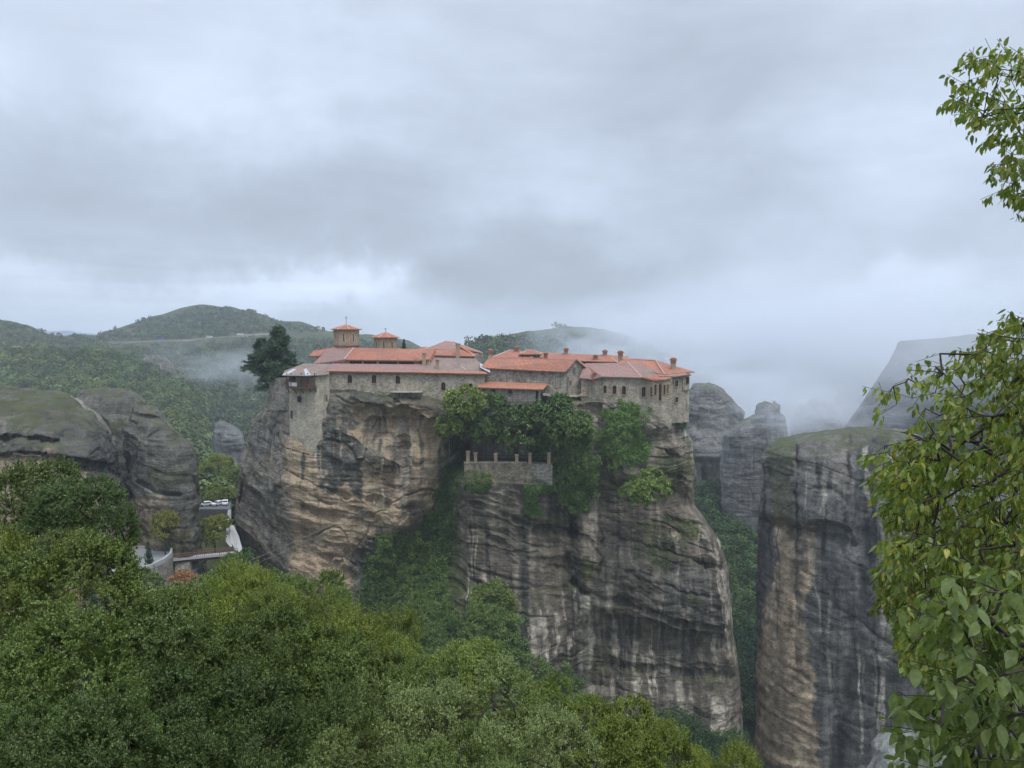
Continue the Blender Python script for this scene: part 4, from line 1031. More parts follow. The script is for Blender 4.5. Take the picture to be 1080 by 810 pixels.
# clerestory openings between posts
m = MB(); m.box((xof(368, Yc0), 206.3, zof(384.8, 206)), (xof(438.5, Yc0), 206.44, zof(378.6, 206))); m.build('window_strip', M_void, Ch)
for px, w_ in ((366.5, 1.2), (382.8, .5), (398.3, .65), (420, .5), (439.5, 1.4)):
    x = xof(px, 206); MB().box((x - w_ / 2, 206.05, zof(385.2, 206)), (x + w_ / 2, 206.46, zof(378, 206))).build('pier', M_brick, Ch)
lean(Ch, [(363, 379.2, 205.6), (452, 380.2, 205.6), (459, 368.6, 212), (373, 366.6, 212)], M_tile, edge=(0, 1))
lean(Ch, [(452, 380.2, 205.6), (463, 378.6, 213), (459, 368.6, 212)], M_tile)
lean(Ch, [(363, 379.2, 205.6), (373, 366.6, 212), (352, 366.2, 213), (346, 367.6, 212), (330, 383.6, 206)], M_tile2)
lean(Ch, [(330, 384, 205.8), (364, 384.4, 205.8), (364, 379.2, 205.5)], M_tile2)
lean(Ch, [(325, 375.4, 211), (336.5, 375.4, 210), (349, 366.8, 215), (331, 370, 214)], M_tile, edge=(0, 1))
m = MB(); k = P(363, 379, 205.6) + Vector((0, 0, .05)); m.tube([k, P(373, 366.6, 212)], .14, 5); m.build('ridge_tiles', M_ridge, Ch)
def dome(px, w_px, pt, pb, pr, Y, cross):
    D = bld if False else None
    c = P(px, pb, Y); R_ = w_px / 2 / F * Y / math.cos(math.pi / 8); zt = zof(pt, Y); zb = c.z - 1.5; cx, cyy = c.x, Y + R_
    def ring(r, z): return [(cx + r * math.sin(math.pi / 8 + k * math.pi / 4), cyy - r * math.cos(math.pi / 8 + k * math.pi / 4), z) for k in range(8)]
    dr = MB().prism(ring(R_, zb), (0, 0, zt - zb)).build('dome_drum', M_brick, Ch)
    MB().prism(ring(R_ + .35, c.z - .25), (0, 0, .3)).build('cornice', M_tile2, dr)
    MB().prism(ring(R_ + .22, zt - .25), (0, 0, .25)).build('cornice', M_tile2, dr)
    zr = zof(pr, Y + R_); rg = ring(R_ + .75, zt); rg2 = ring(R_ + .75, zt - .16)
    m = MB(); m.add(rg2 + rg + [(cx, cyy, zr)], [tuple(range(8))] + [(i, (i + 1) % 8, 8 + (i + 1) % 8, 8 + i) for i in range(8)] + [(8 + i, 8 + (i + 1) % 8, 16) for i in range(8)])
    rf = m.build('dome_roof', M_tile, dr)
    m = MB()
    for p in rg: m.tube([p, (cx, cyy, zr)], .09, 4)
    m.build('ridge_tiles', M_ridge, rf)
    for k in range(-2, 3):          # narrow arched lights, one on each side
        a = k * math.pi / 4; ap = R_ * math.cos(math.pi / 8); hh = (zt - c.z)
        n_ = Vector((math.sin(a), -math.cos(a), 0)); tt = Vector((math.cos(a), math.sin(a), 0)); cc = Vector((cx, cyy, c.z + hh * .48)) + n_ * ap
        def ol(w_, h, d): return [cc + n_ * d + tt * x + Vector((0, 0, z)) for x, z in [(-w_, -h), (w_, -h), (w_, h - w_), (w_ * .7, h - .3 * w_), (0, h), (-w_ * .7, h - .3 * w_), (-w_, h - w_)]]
        pn = MB().prism(ol(.17, hh * .24, .02), n_ * -.3).build('window', M_void, dr)
        o1, o2 = ol(.17, hh * .24, .10), ol(.42, hh * .24 + .3, .10); f_ = MB()
        for i in range(7): j = (i + 1) % 7; f_.prism([o1[i], o1[j], o2[j], o2[i]], n_ * -.3)
        f_.build('surround', M_plaster, pn)
    m = MB(); ph = 2.3 if cross else 1.0
    m.bar((cx, cyy, zr - .1), (cx, cyy, zr + ph), .10); m.bar((cx - .38, cyy, zr + ph * .74), (cx + .38, cyy, zr + ph * .74), .10); m.build('cross', M_iron, dr)
dome(362.5, 25.5, 347.2, 364.2, 341.8, 212, True)
dome(404.8, 22.8, 355.8, 370.5, 349.8, 213, False)

# ---- hall with hipped roofs between church and refectory
Hl = bld('hipped_hall', 475, 376, 214, 'hall with stepped red hipped roofs between the church and the long refectory', 'building')
body('wall', [(446, 374.6, 211), (500, 375.4, 211), (508, 372.5, 213)], zof(386, 211), 13, M_stone2, Hl)
lean(Hl, [(448, 374.2, 210.2), (500.8, 375.6, 210.2), (490, 368, 215), (446, 368, 216), (428, 372, 214)], M_tile, edge=(0, 1))
lean(Hl, [(428, 373.6, 211), (450, 374.2, 210.2), (463, 365.8, 220), (446, 365.8, 220)], M_tile)
lean(Hl, [(448, 368.2, 215), (490, 368.4, 215), (478, 360.4, 223), (470, 359.6, 223)], M_tile2)
lean(Hl, [(490, 368.4, 215), (508.6, 372.2, 215), (478, 360.4, 223)], M_tile)
lean(Hl, [(500.8, 375.8, 210.2), (501.5, 373.5, 213), (478, 363, 220), (486, 366, 215)], M_tile)
m = MB()
for a_, b_ in (((500.8, 375.5, 210.1), (478, 362.8, 220)), ((508.6, 372.1, 215), (478, 360.3, 223)), ((448, 368.1, 215), (470, 359.5, 223))): m.tube([P(*a_), P(*b_)], .14, 5)
m.build('ridge_tiles', M_ridge, Hl)
lean(Hl, [(500, 376.6, 212), (509.5, 376.6, 213), (507, 371.6, 216), (499, 371, 216)], M_tile2)
chimney(Hl, 483, 362.3, 375.2, 210.6, 1.15, M_brick, False)

# ---- long refectory hall with the gable end
Rf = bld('refectory_hall', 560, 404, 203, 'long stone hall with a bright red gabled roof and blank wall', 'building')
Yr = 203.0; Dr = 10.0; rs = 1.9
body('wall', [(508.5, 387.2, Yr), (597, 391.2, Yr)], zof(440, Yr), Dr, M_stone2, Rf)
a = P(508.5, 387.2, Yr); b = P(597, 391.2, Yr)
# gable end turned towards the viewer
ge0 = P(597, 391.2, Yr); ge1 = P(618.5, 388.6, Yr + 5.5); ap_ = P(607.5, 379.4, Yr + 2.6)
m = MB(); m.prism([ge0, Vector((ge0.x, ge0.y, zof(438, Yr))), Vector((ge1.x, ge1.y, zof(438, Yr))), ge1, ap_], (-1.2, 4.6, 0)); m.build('gable', M_stone2, Rf)
m = MB(); m.prism([P(599, 397.5, Yr + .35), P(613, 397.5, Yr + 3.9), P(613, 419, Yr + 3.9), P(599, 419, Yr + .35)], (.9 * .25, -.9 * .25, 0)); m.build('buttress', M_stone, Rf)
lean(Rf, [(506.8, 387.6, Yr - .6), (596.5, 391.9, Yr - .7), (607.6, 379.0, Yr + 2.3), (516, 376.8, Yr + 5.6)], M_tile, edge=(0, 1))
lean(Rf, [(607.6, 379.0, Yr + 2.3), (619.8, 389.2, Yr + 5.2), (619, 386, Yr + 9), (607.6, 377.6, Yr + 7)], M_tile)
m = MB(); m.bar(P(596.5, 392, Yr - .75), P(607.6, 379.2, Yr + 2.2), .16, .3); m.bar(P(607.6, 379.2, Yr + 2.2), P(619.8, 389.4, Yr + 5.1), .16, .3); m.build('verge_board', M_tile2, Rf)
window(Rf, 606, 389.8, 1.2, 3.4, Yr + 1.9, False, M_stone2, yaw=math.atan2(5.5, 6.5))
window(Rf, 601.8, 404, 1.5, 4.5, Yr - .1, False, M_stone2, yaw=math.atan2(5.5, 6.5))
for px, pt, pb, Y_ in ((517, 368, 379, Yr + 6),): chimney(Rf, px, pt, pb, Y_, 1.1)
# lean-to gallery in front
Gl = bld('timber_gallery', 545, 425, 200, 'timber gallery under an orange lean-to roof clinging below the long hall', 'gallery')
Yg = 199.4
lean(Gl, [(503.5, 408.2, Yg - .6), (572.5, 410.6, Yg - .6), (578.5, 404.6, Yg + 3.4), (505, 401.8, Yg + 3.4)], M_tile4, edge=(0, 1))
m = MB(); m.box((xof(511, Yg), Yg, zof(424.6, Yg)), (xof(569.5, Yg), Yg + 3.3, zof(409.6, Yg))); m.build('wall', M_stone2, Gl)
m = MB(); m.box((xof(525, Yg), Yg - 1.5, zof(426.4, Yg)), (xof(570.5, Yg), Yg + .1, zof(425.2, Yg))); gf = m.build('gallery_floor', M_woodg, Gl)
m = MB()
for k in range(26): x = xof(527 + 42 * k / 25, Yg); m.bar((x, Yg - 1.4, zof(425.2, Yg)), (x, Yg - 1.4, zof(420.5, Yg)), .08)
m.bar((xof(526, Yg), Yg - 1.4, zof(420.5, Yg)), (xof(570, Yg), Yg - 1.4, zof(420.5, Yg)), .12); m.build('railing', M_woodg, gf)
for px in (527, 541, 556, 569.5): x = xof(px, Yg); MB().bar((x, Yg - 1.4, zof(425.2, Yg)), (x, Yg - 1.3, zof(409.5, Yg)), .2).build('post', M_woodg, Gl)
for px in (528, 540, 552, 564): p = P(px, 426.4, Yg - 1.3); MB().bar(p, p + Vector((0, 1.6, -1.8)), .2).build('bracket', M_woodg, gf)
for px, py, w_, h in ((538.5, 412.5, 4.5, 5), (520, 414, 4, 6)): window(Gl, px, py, w_, h, Yg - .02, False, M_woodg)
m = MB(); m.box((xof(565, Yg), Yg - .06, zof(424.6, Yg)), (xof(568, Yg), Yg, zof(412.5, Yg))); m.build('door', M_void, Gl)
MB().bar(P(578, 405, Yg + 1), P(589, 416, Yg + .5), .3).build('brace', M_woodp, Gl)
m = MB(); m.box((xof(513, Yg), Yg + .3, zof(450, Yg)), (xof(540, Yg), Yg + 4, zof(426.5, Yg))); m.box((xof(554, Yg), Yg - .4, zof(450, Yg)), (xof(570, Yg), Yg + 4, zof(426.5, Yg))); m.box((xof(540, Yg), Yg + 1.4, zof(450, Yg)), (xof(554, Yg), Yg + 4, zof(426.5, Yg)))
m.build('foundation', M_stone, Gl)
# pale stone parapet ledge and timber fence in front of the gable
m = MB(); m.prism([P(572.5, 415.2, Yg), P(588, 417.2, Yg), P(612, 417, Yr + .5), P(612, 418.6, Yr + .5), P(588, 419, Yg), P(572.5, 417, Yg)], (0, 2.2, 0)); tag(m.build('stone_ledge', M_plaster), 'pale stone ledge along the cliff in front of the gable end', 'ledge')
fe = bld('timber_fence', 612, 415, 203, 'rough pale timber railing at the foot of the gable end', 'fence'); m = MB()
m.bar(P(602.5, 411.4, Yr), P(621, 411.4, Yr + .6), .13); m.build('rail', M_woodp, fe)
m = MB(); m.bar(P(607, 418.8, Yr - .2), P(617.5, 413.8, Yr + .3), .32); m.bar(P(611, 417.4, Yr - .3), P(619, 416.6, Yr + .3), .3); m.bar(P(606, 418, Yr - .2), P(614, 416, Yr), .25); m.build('plank', M_woodp, fe)
for px in (603, 609.5, 615, 620.5): MB().bar(P(px, 419, Yr + .1), P(px, 411, Yr + .1), .14).build('post', M_woodg, fe)

# ---- rear range: long roof behind
Bk = bld('rear_range', 590, 382, 222, 'long rear range with a low lantern and a row of brick chimneys', 'building')
body('wall', [(528, 377.5, 216), (662, 381, 216)], zof(386, 216), 16, M_stone2, Bk)
hip(Bk, 521, 560, 377, 377.4, 213, 12, 1.9, 5, 4, M_tile)
ro = hip(Bk, 548, 664, 378, 382.2, 215, 13, 1.55, 3, .0, M_tile)
lb = P(549.5, 376.6, 213.5); rb = P(569.5, 376.6, 213.5)
m = MB(); m.box((lb.x, 213.5, lb.z - .6), (rb.x, 216.5, zof(373.2, 213.5))); la = m.build('lantern', M_stone2, Bk)
m = MB()
for k in range(7): x = lb.x + .5 + (rb.x - lb.x - 1) * k / 6; m.box((x - .25, 213.42, lb.z + .1), (x + .25, 213.5, zof(373.8, 213.5)))
m.build('window', M_void, la)
hip(la, 549, 570, 373.4, 373.4, 213.5, 3, 1.05, 2.2, 2.2, M_tile, .4)
for px, pt, pb, Y_ in ((545, 364.8, 373.4, 218), (575.5, 371.4, 378.6, 215), (597, 366.6, 374.5, 221), (628, 373.6, 382.5, 216.5), (638, 368.6, 377.5, 221)): chimney(Bk, px, pt, pb, Y_, 1.15)

# ---- east wing with the curved chapel apse
Ea = bld('east_wing', 670, 410, 201, 'right-hand stone wing with arched windows, striped apse and jettied bay at the cliff end', 'building')
Ye = 201.0
body('wall', [(613, 397, Ye + 3.1), (624, 399.6, Ye + 3.1), (637, 397.2, Ye + .1)], zof(428, Ye), 7, M_stone, Ea)
body('wall', [(636, 397, Ye), (677, 397.5, Ye - .5), (684, 398.3, Ye - .8)], zof(447, Ye), 7, M_stone, Ea)
ap = [(684, 398.3, Ye - .8), (689, 400, Ye - 1.6), (694, 400.2, Ye - 2.0), (700, 399.2, Ye - 2.0), (706, 398.4, Ye - 1.4), (709, 397.6, Ye - .5)]
body('apse', ap, zof(452, Ye), 6, M_stone, Ea)
body('end_wall', [(709, 395.5, Ye - .3), (720.5, 394, Ye + .6), (727.3, 391, Ye + 3)], zof(446, Ye), 10, M_stone, Ea)
# brick and stone banding between the windows
bd = MB()
for px in (683.4, 688.6, 693.2, 698.2, 702.6, 706.6):
    Y_ = np.interp(px, [q[0] for q in ap], [q[2] for q in ap]) - .05
    for k in range(11):
        z0 = zof(419 - 1.7 * k + .5, Y_); x = xof(px, Y_)
        if k % 2 == 0: bd.box((x - .28, Y_ - .03, z0), (x + .28, Y_ + .6, z0 + .26))
tag(bd.build('brick_banding', M_brick, Ea), kind='stuff')
for px, py, w_, h in ((638, 410.5, 3.4, 8), (648, 411, 4, 9), (658, 411.5, 4, 9), (678.8, 413.2, 4.2, 10.5)): window(Ea, px, py, w_, h, np.interp(px, [636, 684], [Ye, Ye - .8]) - .04)
for px, py, w_, h in ((687, 413, 2.0, 11), (691.4, 411, 2.2, 11), (696.3, 413.5, 2.7, 18), (700.6, 411, 2.0, 10), (704.3, 410, 1.6, 9.5)):
    xs = [q[0] for q in ap]; Yv = np.interp(px, xs, [q[2] for q in ap]) - .06
    window(Ea, px, py, w_, h, Yv, True, M_brick, yaw=math.radians(np.interp(px, [686, 696, 706], [-22, 0, 28])))
window(Ea, 713.6, 404.5, 3.6, 6.4, Ye - .1, False, M_plaster, yaw=math.radians(15)); window(Ea, 713.6, 421.5, 3.4, 5.4, Ye - .1, False, M_plaster, yaw=math.radians(15))
m = MB(); b0 = P(720.6, 400, Ye + .4); b1 = P(726.6, 400, Ye + 1.6)
m.prism([P(720.4, 397, Ye + .3), P(726.8, 396.4, Ye + 1.8), P(726.8, 410.8, Ye + 1.8), P(720.4, 411.6, Ye + .3)], (.1, 3.5, 0)); bay = m.build('jettied_bay', M_stone, Ea)
window(bay, 725.2, 401, 2.2, 6.4, Ye + 1.2, False, M_wood, yaw=.45)
m = MB(); m.prism([P(720.4, 411.6, Ye + .3), P(726.8, 410.8, Ye + 1.8), P(723, 418, Ye + 2), P(720.4, 417, Ye + 1.6)], (.1, 2, 0)); m.build('corbel', M_brick, bay)
# roofs
lean(Ea, [(611, 398.2, Ye + 2.3), (625, 399.8, Ye + 2.3), (636, 397.0, Ye - .6), (677, 398.2, Ye - 1.1), (678, 383.8, Ye + 7), (662, 382.4, Ye + 8), (617, 383.2, Ye + 9)], M_tile2, edge=None)
lean(Ea, [(677, 398.2, Ye - 1.1), (690, 400.2, Ye - 2.0), (696, 391.8, Ye + 3), (662, 382.4, Ye + 8)], M_tile3)
lean(Ea, [(676, 397.4, Ye - 1.3), (690, 401.2, Ye - 2.3), (700, 400.4, Ye - 2.6), (708.5, 398.6, Ye - 1.6), (702, 394.2, Ye + 1), (690, 394.6, Ye + 1.5)], M_tile)
lean(Ea, [(683, 391.6, Ye + 3.2), (701, 395.0, Ye - .2), (718, 393.0, Ye + 3), (693, 380.4, Ye + 13), (655, 378.0, Ye + 14), (652, 383, Ye + 8)], M_tile)
lean(Ea, [(701, 395.0, Ye - .2), (732.6, 392.0, Ye + 2.6), (691.5, 380.0, Ye + 12.8)], M_tile)
lean(Ea, [(695, 396.6, Ye - 1), (711, 397, Ye - 1), (728.5, 394.6, Ye + .2), (717, 392.6, Ye + 2.5), (701, 393.6, Ye + 1)], M_tile2, edge=(1, 2))
m = MB()
for a_, b_ in (((701, 394.8, Ye - .3), (691.5, 379.8, Ye + 12.8)), ((677, 398, Ye - 1.1), (662, 382.2, Ye + 8)), ((691.5, 379.8, Ye + 12.8), (655, 377.8, Ye + 14)), ((652, 382.6, Ye + 8), (644.5, 377.6, Ye + 13))): m.tube([P(*a_), P(*b_)], .14, 5)
m.build('ridge_tiles', M_ridge, Ea)
chimney(Ea, 654.3, 369.2, 380.6, Ye + 12, 1.25); chimney(Ea, 710, 376.6, 389, Ye + 5, 1.3); chimney(Ea, 626.5, 392, 398.5, Ye + 2.6, .8)

# ---- garden terrace wall with brick piers and iron fence
Tw = bld('terrace_wall', 525, 507, 198, 'old stained terrace wall with brick piers and iron railings', 'wall')
Yq = 196.5
body('wall', [(489.5, 487.5, Yq), (556, 489, Yq)], zof(507, Yq), 3.2, M_stained, Tw)
m = MB(); m.box((xof(489, Yq), Yq - .12, zof(488.3, Yq) - .05), (xof(556, Yq), Yq + .6, zof(487.3, Yq))); m.build('coping', M_stone, Tw)
for px, pt in ((493.2, 476), (501.2, 477.6), (522.7, 478.2), (545.2, 479.6), (559, 478), (579.3, 477.4)):
    x = xof(px, Yq); z0 = zof(489.5, Yq); z1 = zof(pt, Yq); w_ = .42
    m = MB(); m.box((x - w_, Yq + .1, z0), (x + w_, Yq + .1 + 2 * w_, z1 - .25)); pr = m.build('pier', M_brick, Tw)
    MB().box((x - w_ - .12, Yq - .02, z1 - .25), (x + w_ + .12, Yq + .22 + 2 * w_, z1)).build('pier_cap', M_plaster, pr)
m = MB()
for a_, b_ in ((493.2, 501.2), (501.2, 522.7), (522.7, 545.2), (545.2, 559), (559, 579.3)):
    x0, x1 = xof(a_, Yq) + .45, xof(b_, Yq) - .45; z0 = zof(487, Yq); z1 = zof(480.8, Yq)
    m.bar((x0, Yq + .5, z1), (x1, Yq + .5, z1), .07); m.bar((x0, Yq + .5, z0 + .2), (x1, Yq + .5, z0 + .2), .07)
    n = int((x1 - x0) / .28)
    for k in range(n + 1): x = x0 + (x1 - x0) * k / n; m.bar((x, Yq + .5, z0), (x, Yq + .5, z1 + .15), .035)
m.build('railing', M_iron, Tw)
m = MB(); m.box((xof(556.1, Yq), Yq + .1, zof(512, Yq)), (xof(583, Yq), Yq + 3, zof(489.4, Yq))); m.build('wall', M_stone2, Tw)
# garden floor behind the wall
m = MB(); m.box((xof(487, Yq), Yq + 3.1, zof(520, Yq)), (xof(590, Yq), Yq + 14, zof(487.6, Yq) - .3)); tag(m.build('garden_ground', M_ground), 'leafy garden terrace behind the old wall', kind='structure')
# small shed roof on the terrace
for k, (px0, px1, pt, pb) in enumerate(((500, 520, 468, 476), (566, 574, 470, 480))): 
    pass
# ---------------------------------------------------------------- foliage
rng = np.random.default_rng(7)
def leaf_mat(name, cols, trans=.3, rough=.5, obj=True, vary=1.0):
    """leaf colours differ from leaf to leaf; the object colour shifts a whole plant"""
    t = NT(name); g = t.n('ShaderNodeNewGeometry')
    c = t.ramp(g.outputs['Random Per Island'], [(i / (len(cols) - 1), x) for i, x in enumerate(cols)])
    if obj:
        oi = t.n('ShaderNodeObjectInfo'); c = t.mix(1, c, oi.outputs['Color'], 'MULTIPLY')
    tc = t.n('ShaderNodeTexCoord'); n = t.noise(.8, tc.outputs['Object'], 3, .6)
    c = t.mix(1, c, t.ramp(n, [(.3, .78), (.7, 1.22)]), 'MULTIPLY')
    if not obj:      # blotches and veins on leaves seen close up
        n2 = t.noise(55, tc.outputs['Object'], 4, .7); c = t.mix(1, c, t.ramp(n2, [(.3, .68), (.5, 1.0), (.72, 1.35)]), 'MULTIPLY')
    b = t.n('ShaderNodeBsdfPrincipled'); t.l(c, b.inputs['Base Color']);
    if not obj: t.l(t.bump(n2, .35, .004), b.inputs['Normal'])
    b.inputs['Roughness'].default_value = rough; b.inputs['Specular IOR Level'].default_value = .35
    tr = t.n('ShaderNodeBsdfTranslucent'); c2 = t.mix(1, c, (1.15, 1.25, .6), 'MULTIPLY'); t.l(c2, tr.inputs[0])
    mx = t.n('ShaderNodeMixShader'); mx.inputs[0].default_value = trans; t.l(b.outputs[0], mx.inputs[1]); t.l(tr.outputs[0], mx.inputs[2])
    o = t.n('ShaderNodeOutputMaterial'); t.l(mx.outputs[0], o.inputs[0]); return t.m
M_leaf = leaf_mat('broad_leaves', [(.055, .080, .020), (.125, .165, .040), (.23, .27, .075), (.085, .115, .034)], .18)
M_leaf_y = leaf_mat('yellowing_leaves', [(.12, .17, .035), (.16, .22, .045), (.21, .26, .055), (.17, .22, .05), (.40, .35, .06)], .4, .42, False)
M_pine = leaf_mat('conifer_needles', [(.03, .065, .035), (.05, .095, .05), (.075, .13, .062)], .1)
M_ivy = leaf_mat('ivy_leaves', [(.06, .112, .034), (.10, .165, .046), (.15, .225, .068)], .2)
M_bark = plain('bark', (.055, .046, .038), .95, .4, 6, bump=.6)
M_bark_d = plain('dark_twig', (.045, .036, .032), .9, .35, 10, bump=.4)

def unit(v): return v / (np.linalg.norm(v, axis=-1, keepdims=True) + 1e-9)

def shoots(C, Dr, ns, nl, sl, ll, lw, up=.4, spread=.75, lup=.2, rng=rng, jitter=.12):
    """leafy shoots: at every centre ns shoots with nl leaves each -> verts, quads"""
    M = len(C)
    c = np.repeat(C, ns, 0); d = np.repeat(Dr, ns, 0)
    d = unit(d + spread * rng.normal(size=d.shape) + np.array((0, 0, up)))
    c = c + rng.normal(size=c.shape) * sl * jitter
    L = sl * rng.uniform(.6, 1.25, (len(c), 1))
    c = np.repeat(c, nl, 0); d2 = np.repeat(d, nl, 0); L = np.repeat(L, nl, 0)
    u = rng.uniform(.05, 1, (len(c), 1))
    p = c + d2 * L * u
    a = unit(d2 * .55 + unit(rng.normal(size=d2.shape)) * .9 + np.array((0, 0, lup)))
    nrm = unit(unit(rng.normal(size=a.shape)) * .75 + np.array((0, 0, .30)) + np.repeat(np.repeat(Dr, ns, 0), nl, 0) * .95)
    w_ = unit(np.cross(a, nrm))
    s = rng.uniform(.65, 1.2, (len(p), 1))
    n2 = np.cross(w_, a)
    V = np.stack([p, p + a * ll * .45 * s + w_ * lw * s * .5 + n2 * ll * .06, p + a * ll * s, p + a * ll * .45 * s - w_ * lw * s * .5 + n2 * ll * .06], 1).reshape(-1, 3)
    return V, np.arange(len(V), dtype=np.int32).reshape(-1, 4)

def crown_clusters(n, R, H, lobes, rng, lob_r=.40, inner=.35, flat_bottom=.35):
    """cluster centres on the skins of overlapping lobes: an uneven crown with hollows"""
    ld = unit(rng.normal(size=(lobes, 3))); ld[:, 2] = np.abs(ld[:, 2]) * 1.1 - flat_bottom; ld = unit(ld)
    lc = ld * np.array((R, R, H)) * rng.uniform(.58, .86, (lobes, 1)); lr = lob_r * R * rng.uniform(.7, 1.25, lobes)
    k = rng.integers(0, lobes, n * 3); dd = unit(rng.normal(size=(n * 3, 3)) + ld[k] * .9 + np.array((0, 0, .25)))
    p = lc[k] + dd * lr[k][:, None] * rng.uniform(.8, 1.05, (n * 3, 1))
    keep = np.ones(len(p), bool)
    for i in range(lobes):
        q = np.linalg.norm(p - lc[i], axis=1) < lr[i] * .78
        keep &= ~q | (rng.random(len(p)) < inner * .4)
    p, dd = p[keep][:n], dd[keep][:n]
    return p, dd, lc

def skeleton(root, targets, r_tip=.012, sag=.0, rng=rng, trunk_pts=None, power=2.2):
    """branches: every target hangs on the nearest part of what already grew; thickness adds up towards the root"""
    nodes = [np.array(root, float)]; par = [-1]
    for q in (trunk_pts or []):
        nodes.append(np.array(q, float)); par.append(len(nodes) - 2)
    order = np.argsort([np.linalg.norm(np.array(t_) - nodes[-1]) for t_ in targets])
    tips = []
    for ti in order:
        tg = np.array(targets[ti]); N_ = np.array(nodes)
        dist = np.linalg.norm(N_ - tg, axis=1); rd = np.linalg.norm(N_ - np.array(nodes[len(trunk_pts) if trunk_pts else 0]), axis=1)
        j = int(np.argmin(dist + .22 * rd)); a = nodes[j]; L = dist[j]; k = max(1, min(5, int(L / max(.25, L * .3))))
        prev = j
        for s_ in range(1, k + 1):
            u = s_ / k; q = a + (tg - a) * u + rng.normal(size=3) * L * .05 * (u < 1) + np.array((0, 0, -sag * L * math.sin(math.pi * u)))
            nodes.append(q); par.append(prev); prev = len(nodes) - 1
        tips.append(prev)
    w_ = np.zeros(len(nodes))
    for i in tips: w_[i] += 1
    for i in range(len(nodes) - 1, 0, -1):
        w_[par[i]] += max(w_[i], .5)
    r = r_tip * np.maximum(w_, 1) ** (1 / power)
    return np.array(nodes), np.array(par), r

def branch_mesh(nodes, par, r, sides=5, rmin=0.0):
    idx = [i for i in range(1, len(nodes)) if r[i] >= rmin]
    i = np.array(idx); a = nodes[par[i]]; b = nodes[i]; ra = np.minimum(r[par[i]], r[i] * 1.6); rb = r[i]
    d = unit(b - a); up = np.where(np.abs(d[:, 2:3]) < .9, np.array([[0, 0, 1.]]), np.array([[1., 0, 0]]))
    s = unit(np.cross(d, up)); t_ = np.cross(d, s)
    V = []
    for c_, rad_ in ((a - d * ra[:, None] * .3, ra), (b + d * rb[:, None] * .3, rb)):
        for k in range(sides):
            th = 2 * math.pi * k / sides; V.append(c_ + (s * math.cos(th) + t_ * math.sin(th)) * rad_[:, None])
    V = np.stack(V, 1).reshape(-1, 3); o = np.arange(len(i))[:, None] * 2 * sides
    Q = np.concatenate([np.concatenate([o + k, o + (k + 1) % sides, o + sides + (k + 1) % sides, o + sides + k], 1) for k in range(sides)])
    return V, Q

def tree_proto(name, kind, seed, R=2.6, H=2.6, trunk=5.0, n=170, lobes=11, ns=9, nl=16, sl=.55, ll=.085, lw=.05, up=.45, spread=.75, lob_r=.42, mat=None, r_tip=.012, bark=None, conif=False):
    rg = np.random.default_rng(seed)
    if conif == 2:
        P_, D_ = [], []
        for b_ in range(96):
            zz = (b_ + rg.random()) / 96; ang = rg.uniform(0, 6.28); L_ = R * (1 - zz) ** .65 * rg.uniform(.45, 1.15) + .25
            for k in range(int(4 + 9 * L_ / R)):
                u = rg.uniform(.25, 1); sp_ = rg.normal() * .16
                P_.append((math.cos(ang + sp_) * L_ * u, math.sin(ang + sp_) * L_ * u, -H + 2 * H * zz - .30 * L_ * u + .16 * L_ * u * u + rg.normal() * .12)); D_.append((math.cos(ang), math.sin(ang), .15))
        p = np.array(P_); dd = unit(np.array(D_))
    elif conif:
        zz = rg.uniform(0, 1, n) ** .8; ang = rg.uniform(0, 2 * math.pi, n); layer = np.floor(zz * 9) / 9
        rr_ = R * (1 - zz) ** .75 * (.55 + .45 * rg.random(n)) * (1 + .3 * np.sin(ang * 3 + layer * 20)); p = np.stack([np.cos(ang) * rr_, np.sin(ang) * rr_, -H + 2 * H * zz - .12 * rr_], 1)
        dd = unit(p * np.array((1, 1, 0)) + np.array((0, 0, .35)))
    else: p, dd, lc = crown_clusters(n, R, H, lobes, rg, lob_r)
    p = p + np.array((0, 0, trunk))
    V, Q = shoots(p, dd, ns, nl, sl, ll, lw, up, spread, rng=rg)
    e = empty(name); o = mesh_np('crown', V, Q, mat or M_leaf); o.parent = e
    tp = [(0, 0, trunk * .3), (.1, 0, trunk * .55), (0, .1, trunk * .75)] if not conif else [(0, 0, trunk - H + 2 * H * k / 8) for k in range(1, 8)]
    sub = p[rg.choice(len(p), min(len(p), 90), False)] - dd[:1] * 0
    nd, pr, r = skeleton((0, 0, 0), [tuple(x) for x in sub * np.array((.93, .93, 1)) - np.array((0, 0, .04 * trunk))], r_tip, rng=rg, trunk_pts=tp)
    V, Q = branch_mesh(nd, pr, r)
    tr = mesh_np('trunk', V, Q, bark or M_bark, smooth_=True); tr.parent = e
    e['top'] = float(p[:, 2].max()); e['rad'] = R
    return e
PROTO_USED = {}
def place(proto, loc, scale, rz, color, label, cat='tree', group=None, zs=None, name=None):
    if proto.name in PROTO_USED:
        r = proto.copy(); COL.objects.link(r)
        chs = []
        for ch in PROTO_USED[proto.name]:
            c_ = ch.copy(); COL.objects.link(c_); c_.parent = r; chs.append(c_)
    else:
        r = proto; chs = list(proto.children); PROTO_USED[proto.name] = chs
    r.location = loc; r.scale = (scale, scale, zs or scale); r.rotation_euler = (0, 0, rz)
    for c_ in chs: c_.color = (*color, 1)
    if 'group' in r: del r['group']
    tag(r, label, cat, group)
    if name: r.name = name
    return r

def tree_at(proto, px, py_top, Y, width_px, color, label, group=None, rz=None, cat='tree', sink=0.0, zs=1.0, ground=None, name=None):
    """a tree whose top shows at (px, py_top) at distance Y"""
    s = width_px / F * Y / 2 / proto['rad']
    top = P(px, py_top, Y); z0 = top.z - proto['top'] * s * zs
    rz = rng.uniform(0, 6.28) if rz is None else rz
    return place(proto, (top.x, top.y, z0), s, rz, color, label, cat, group, zs=s * zs, name=name)

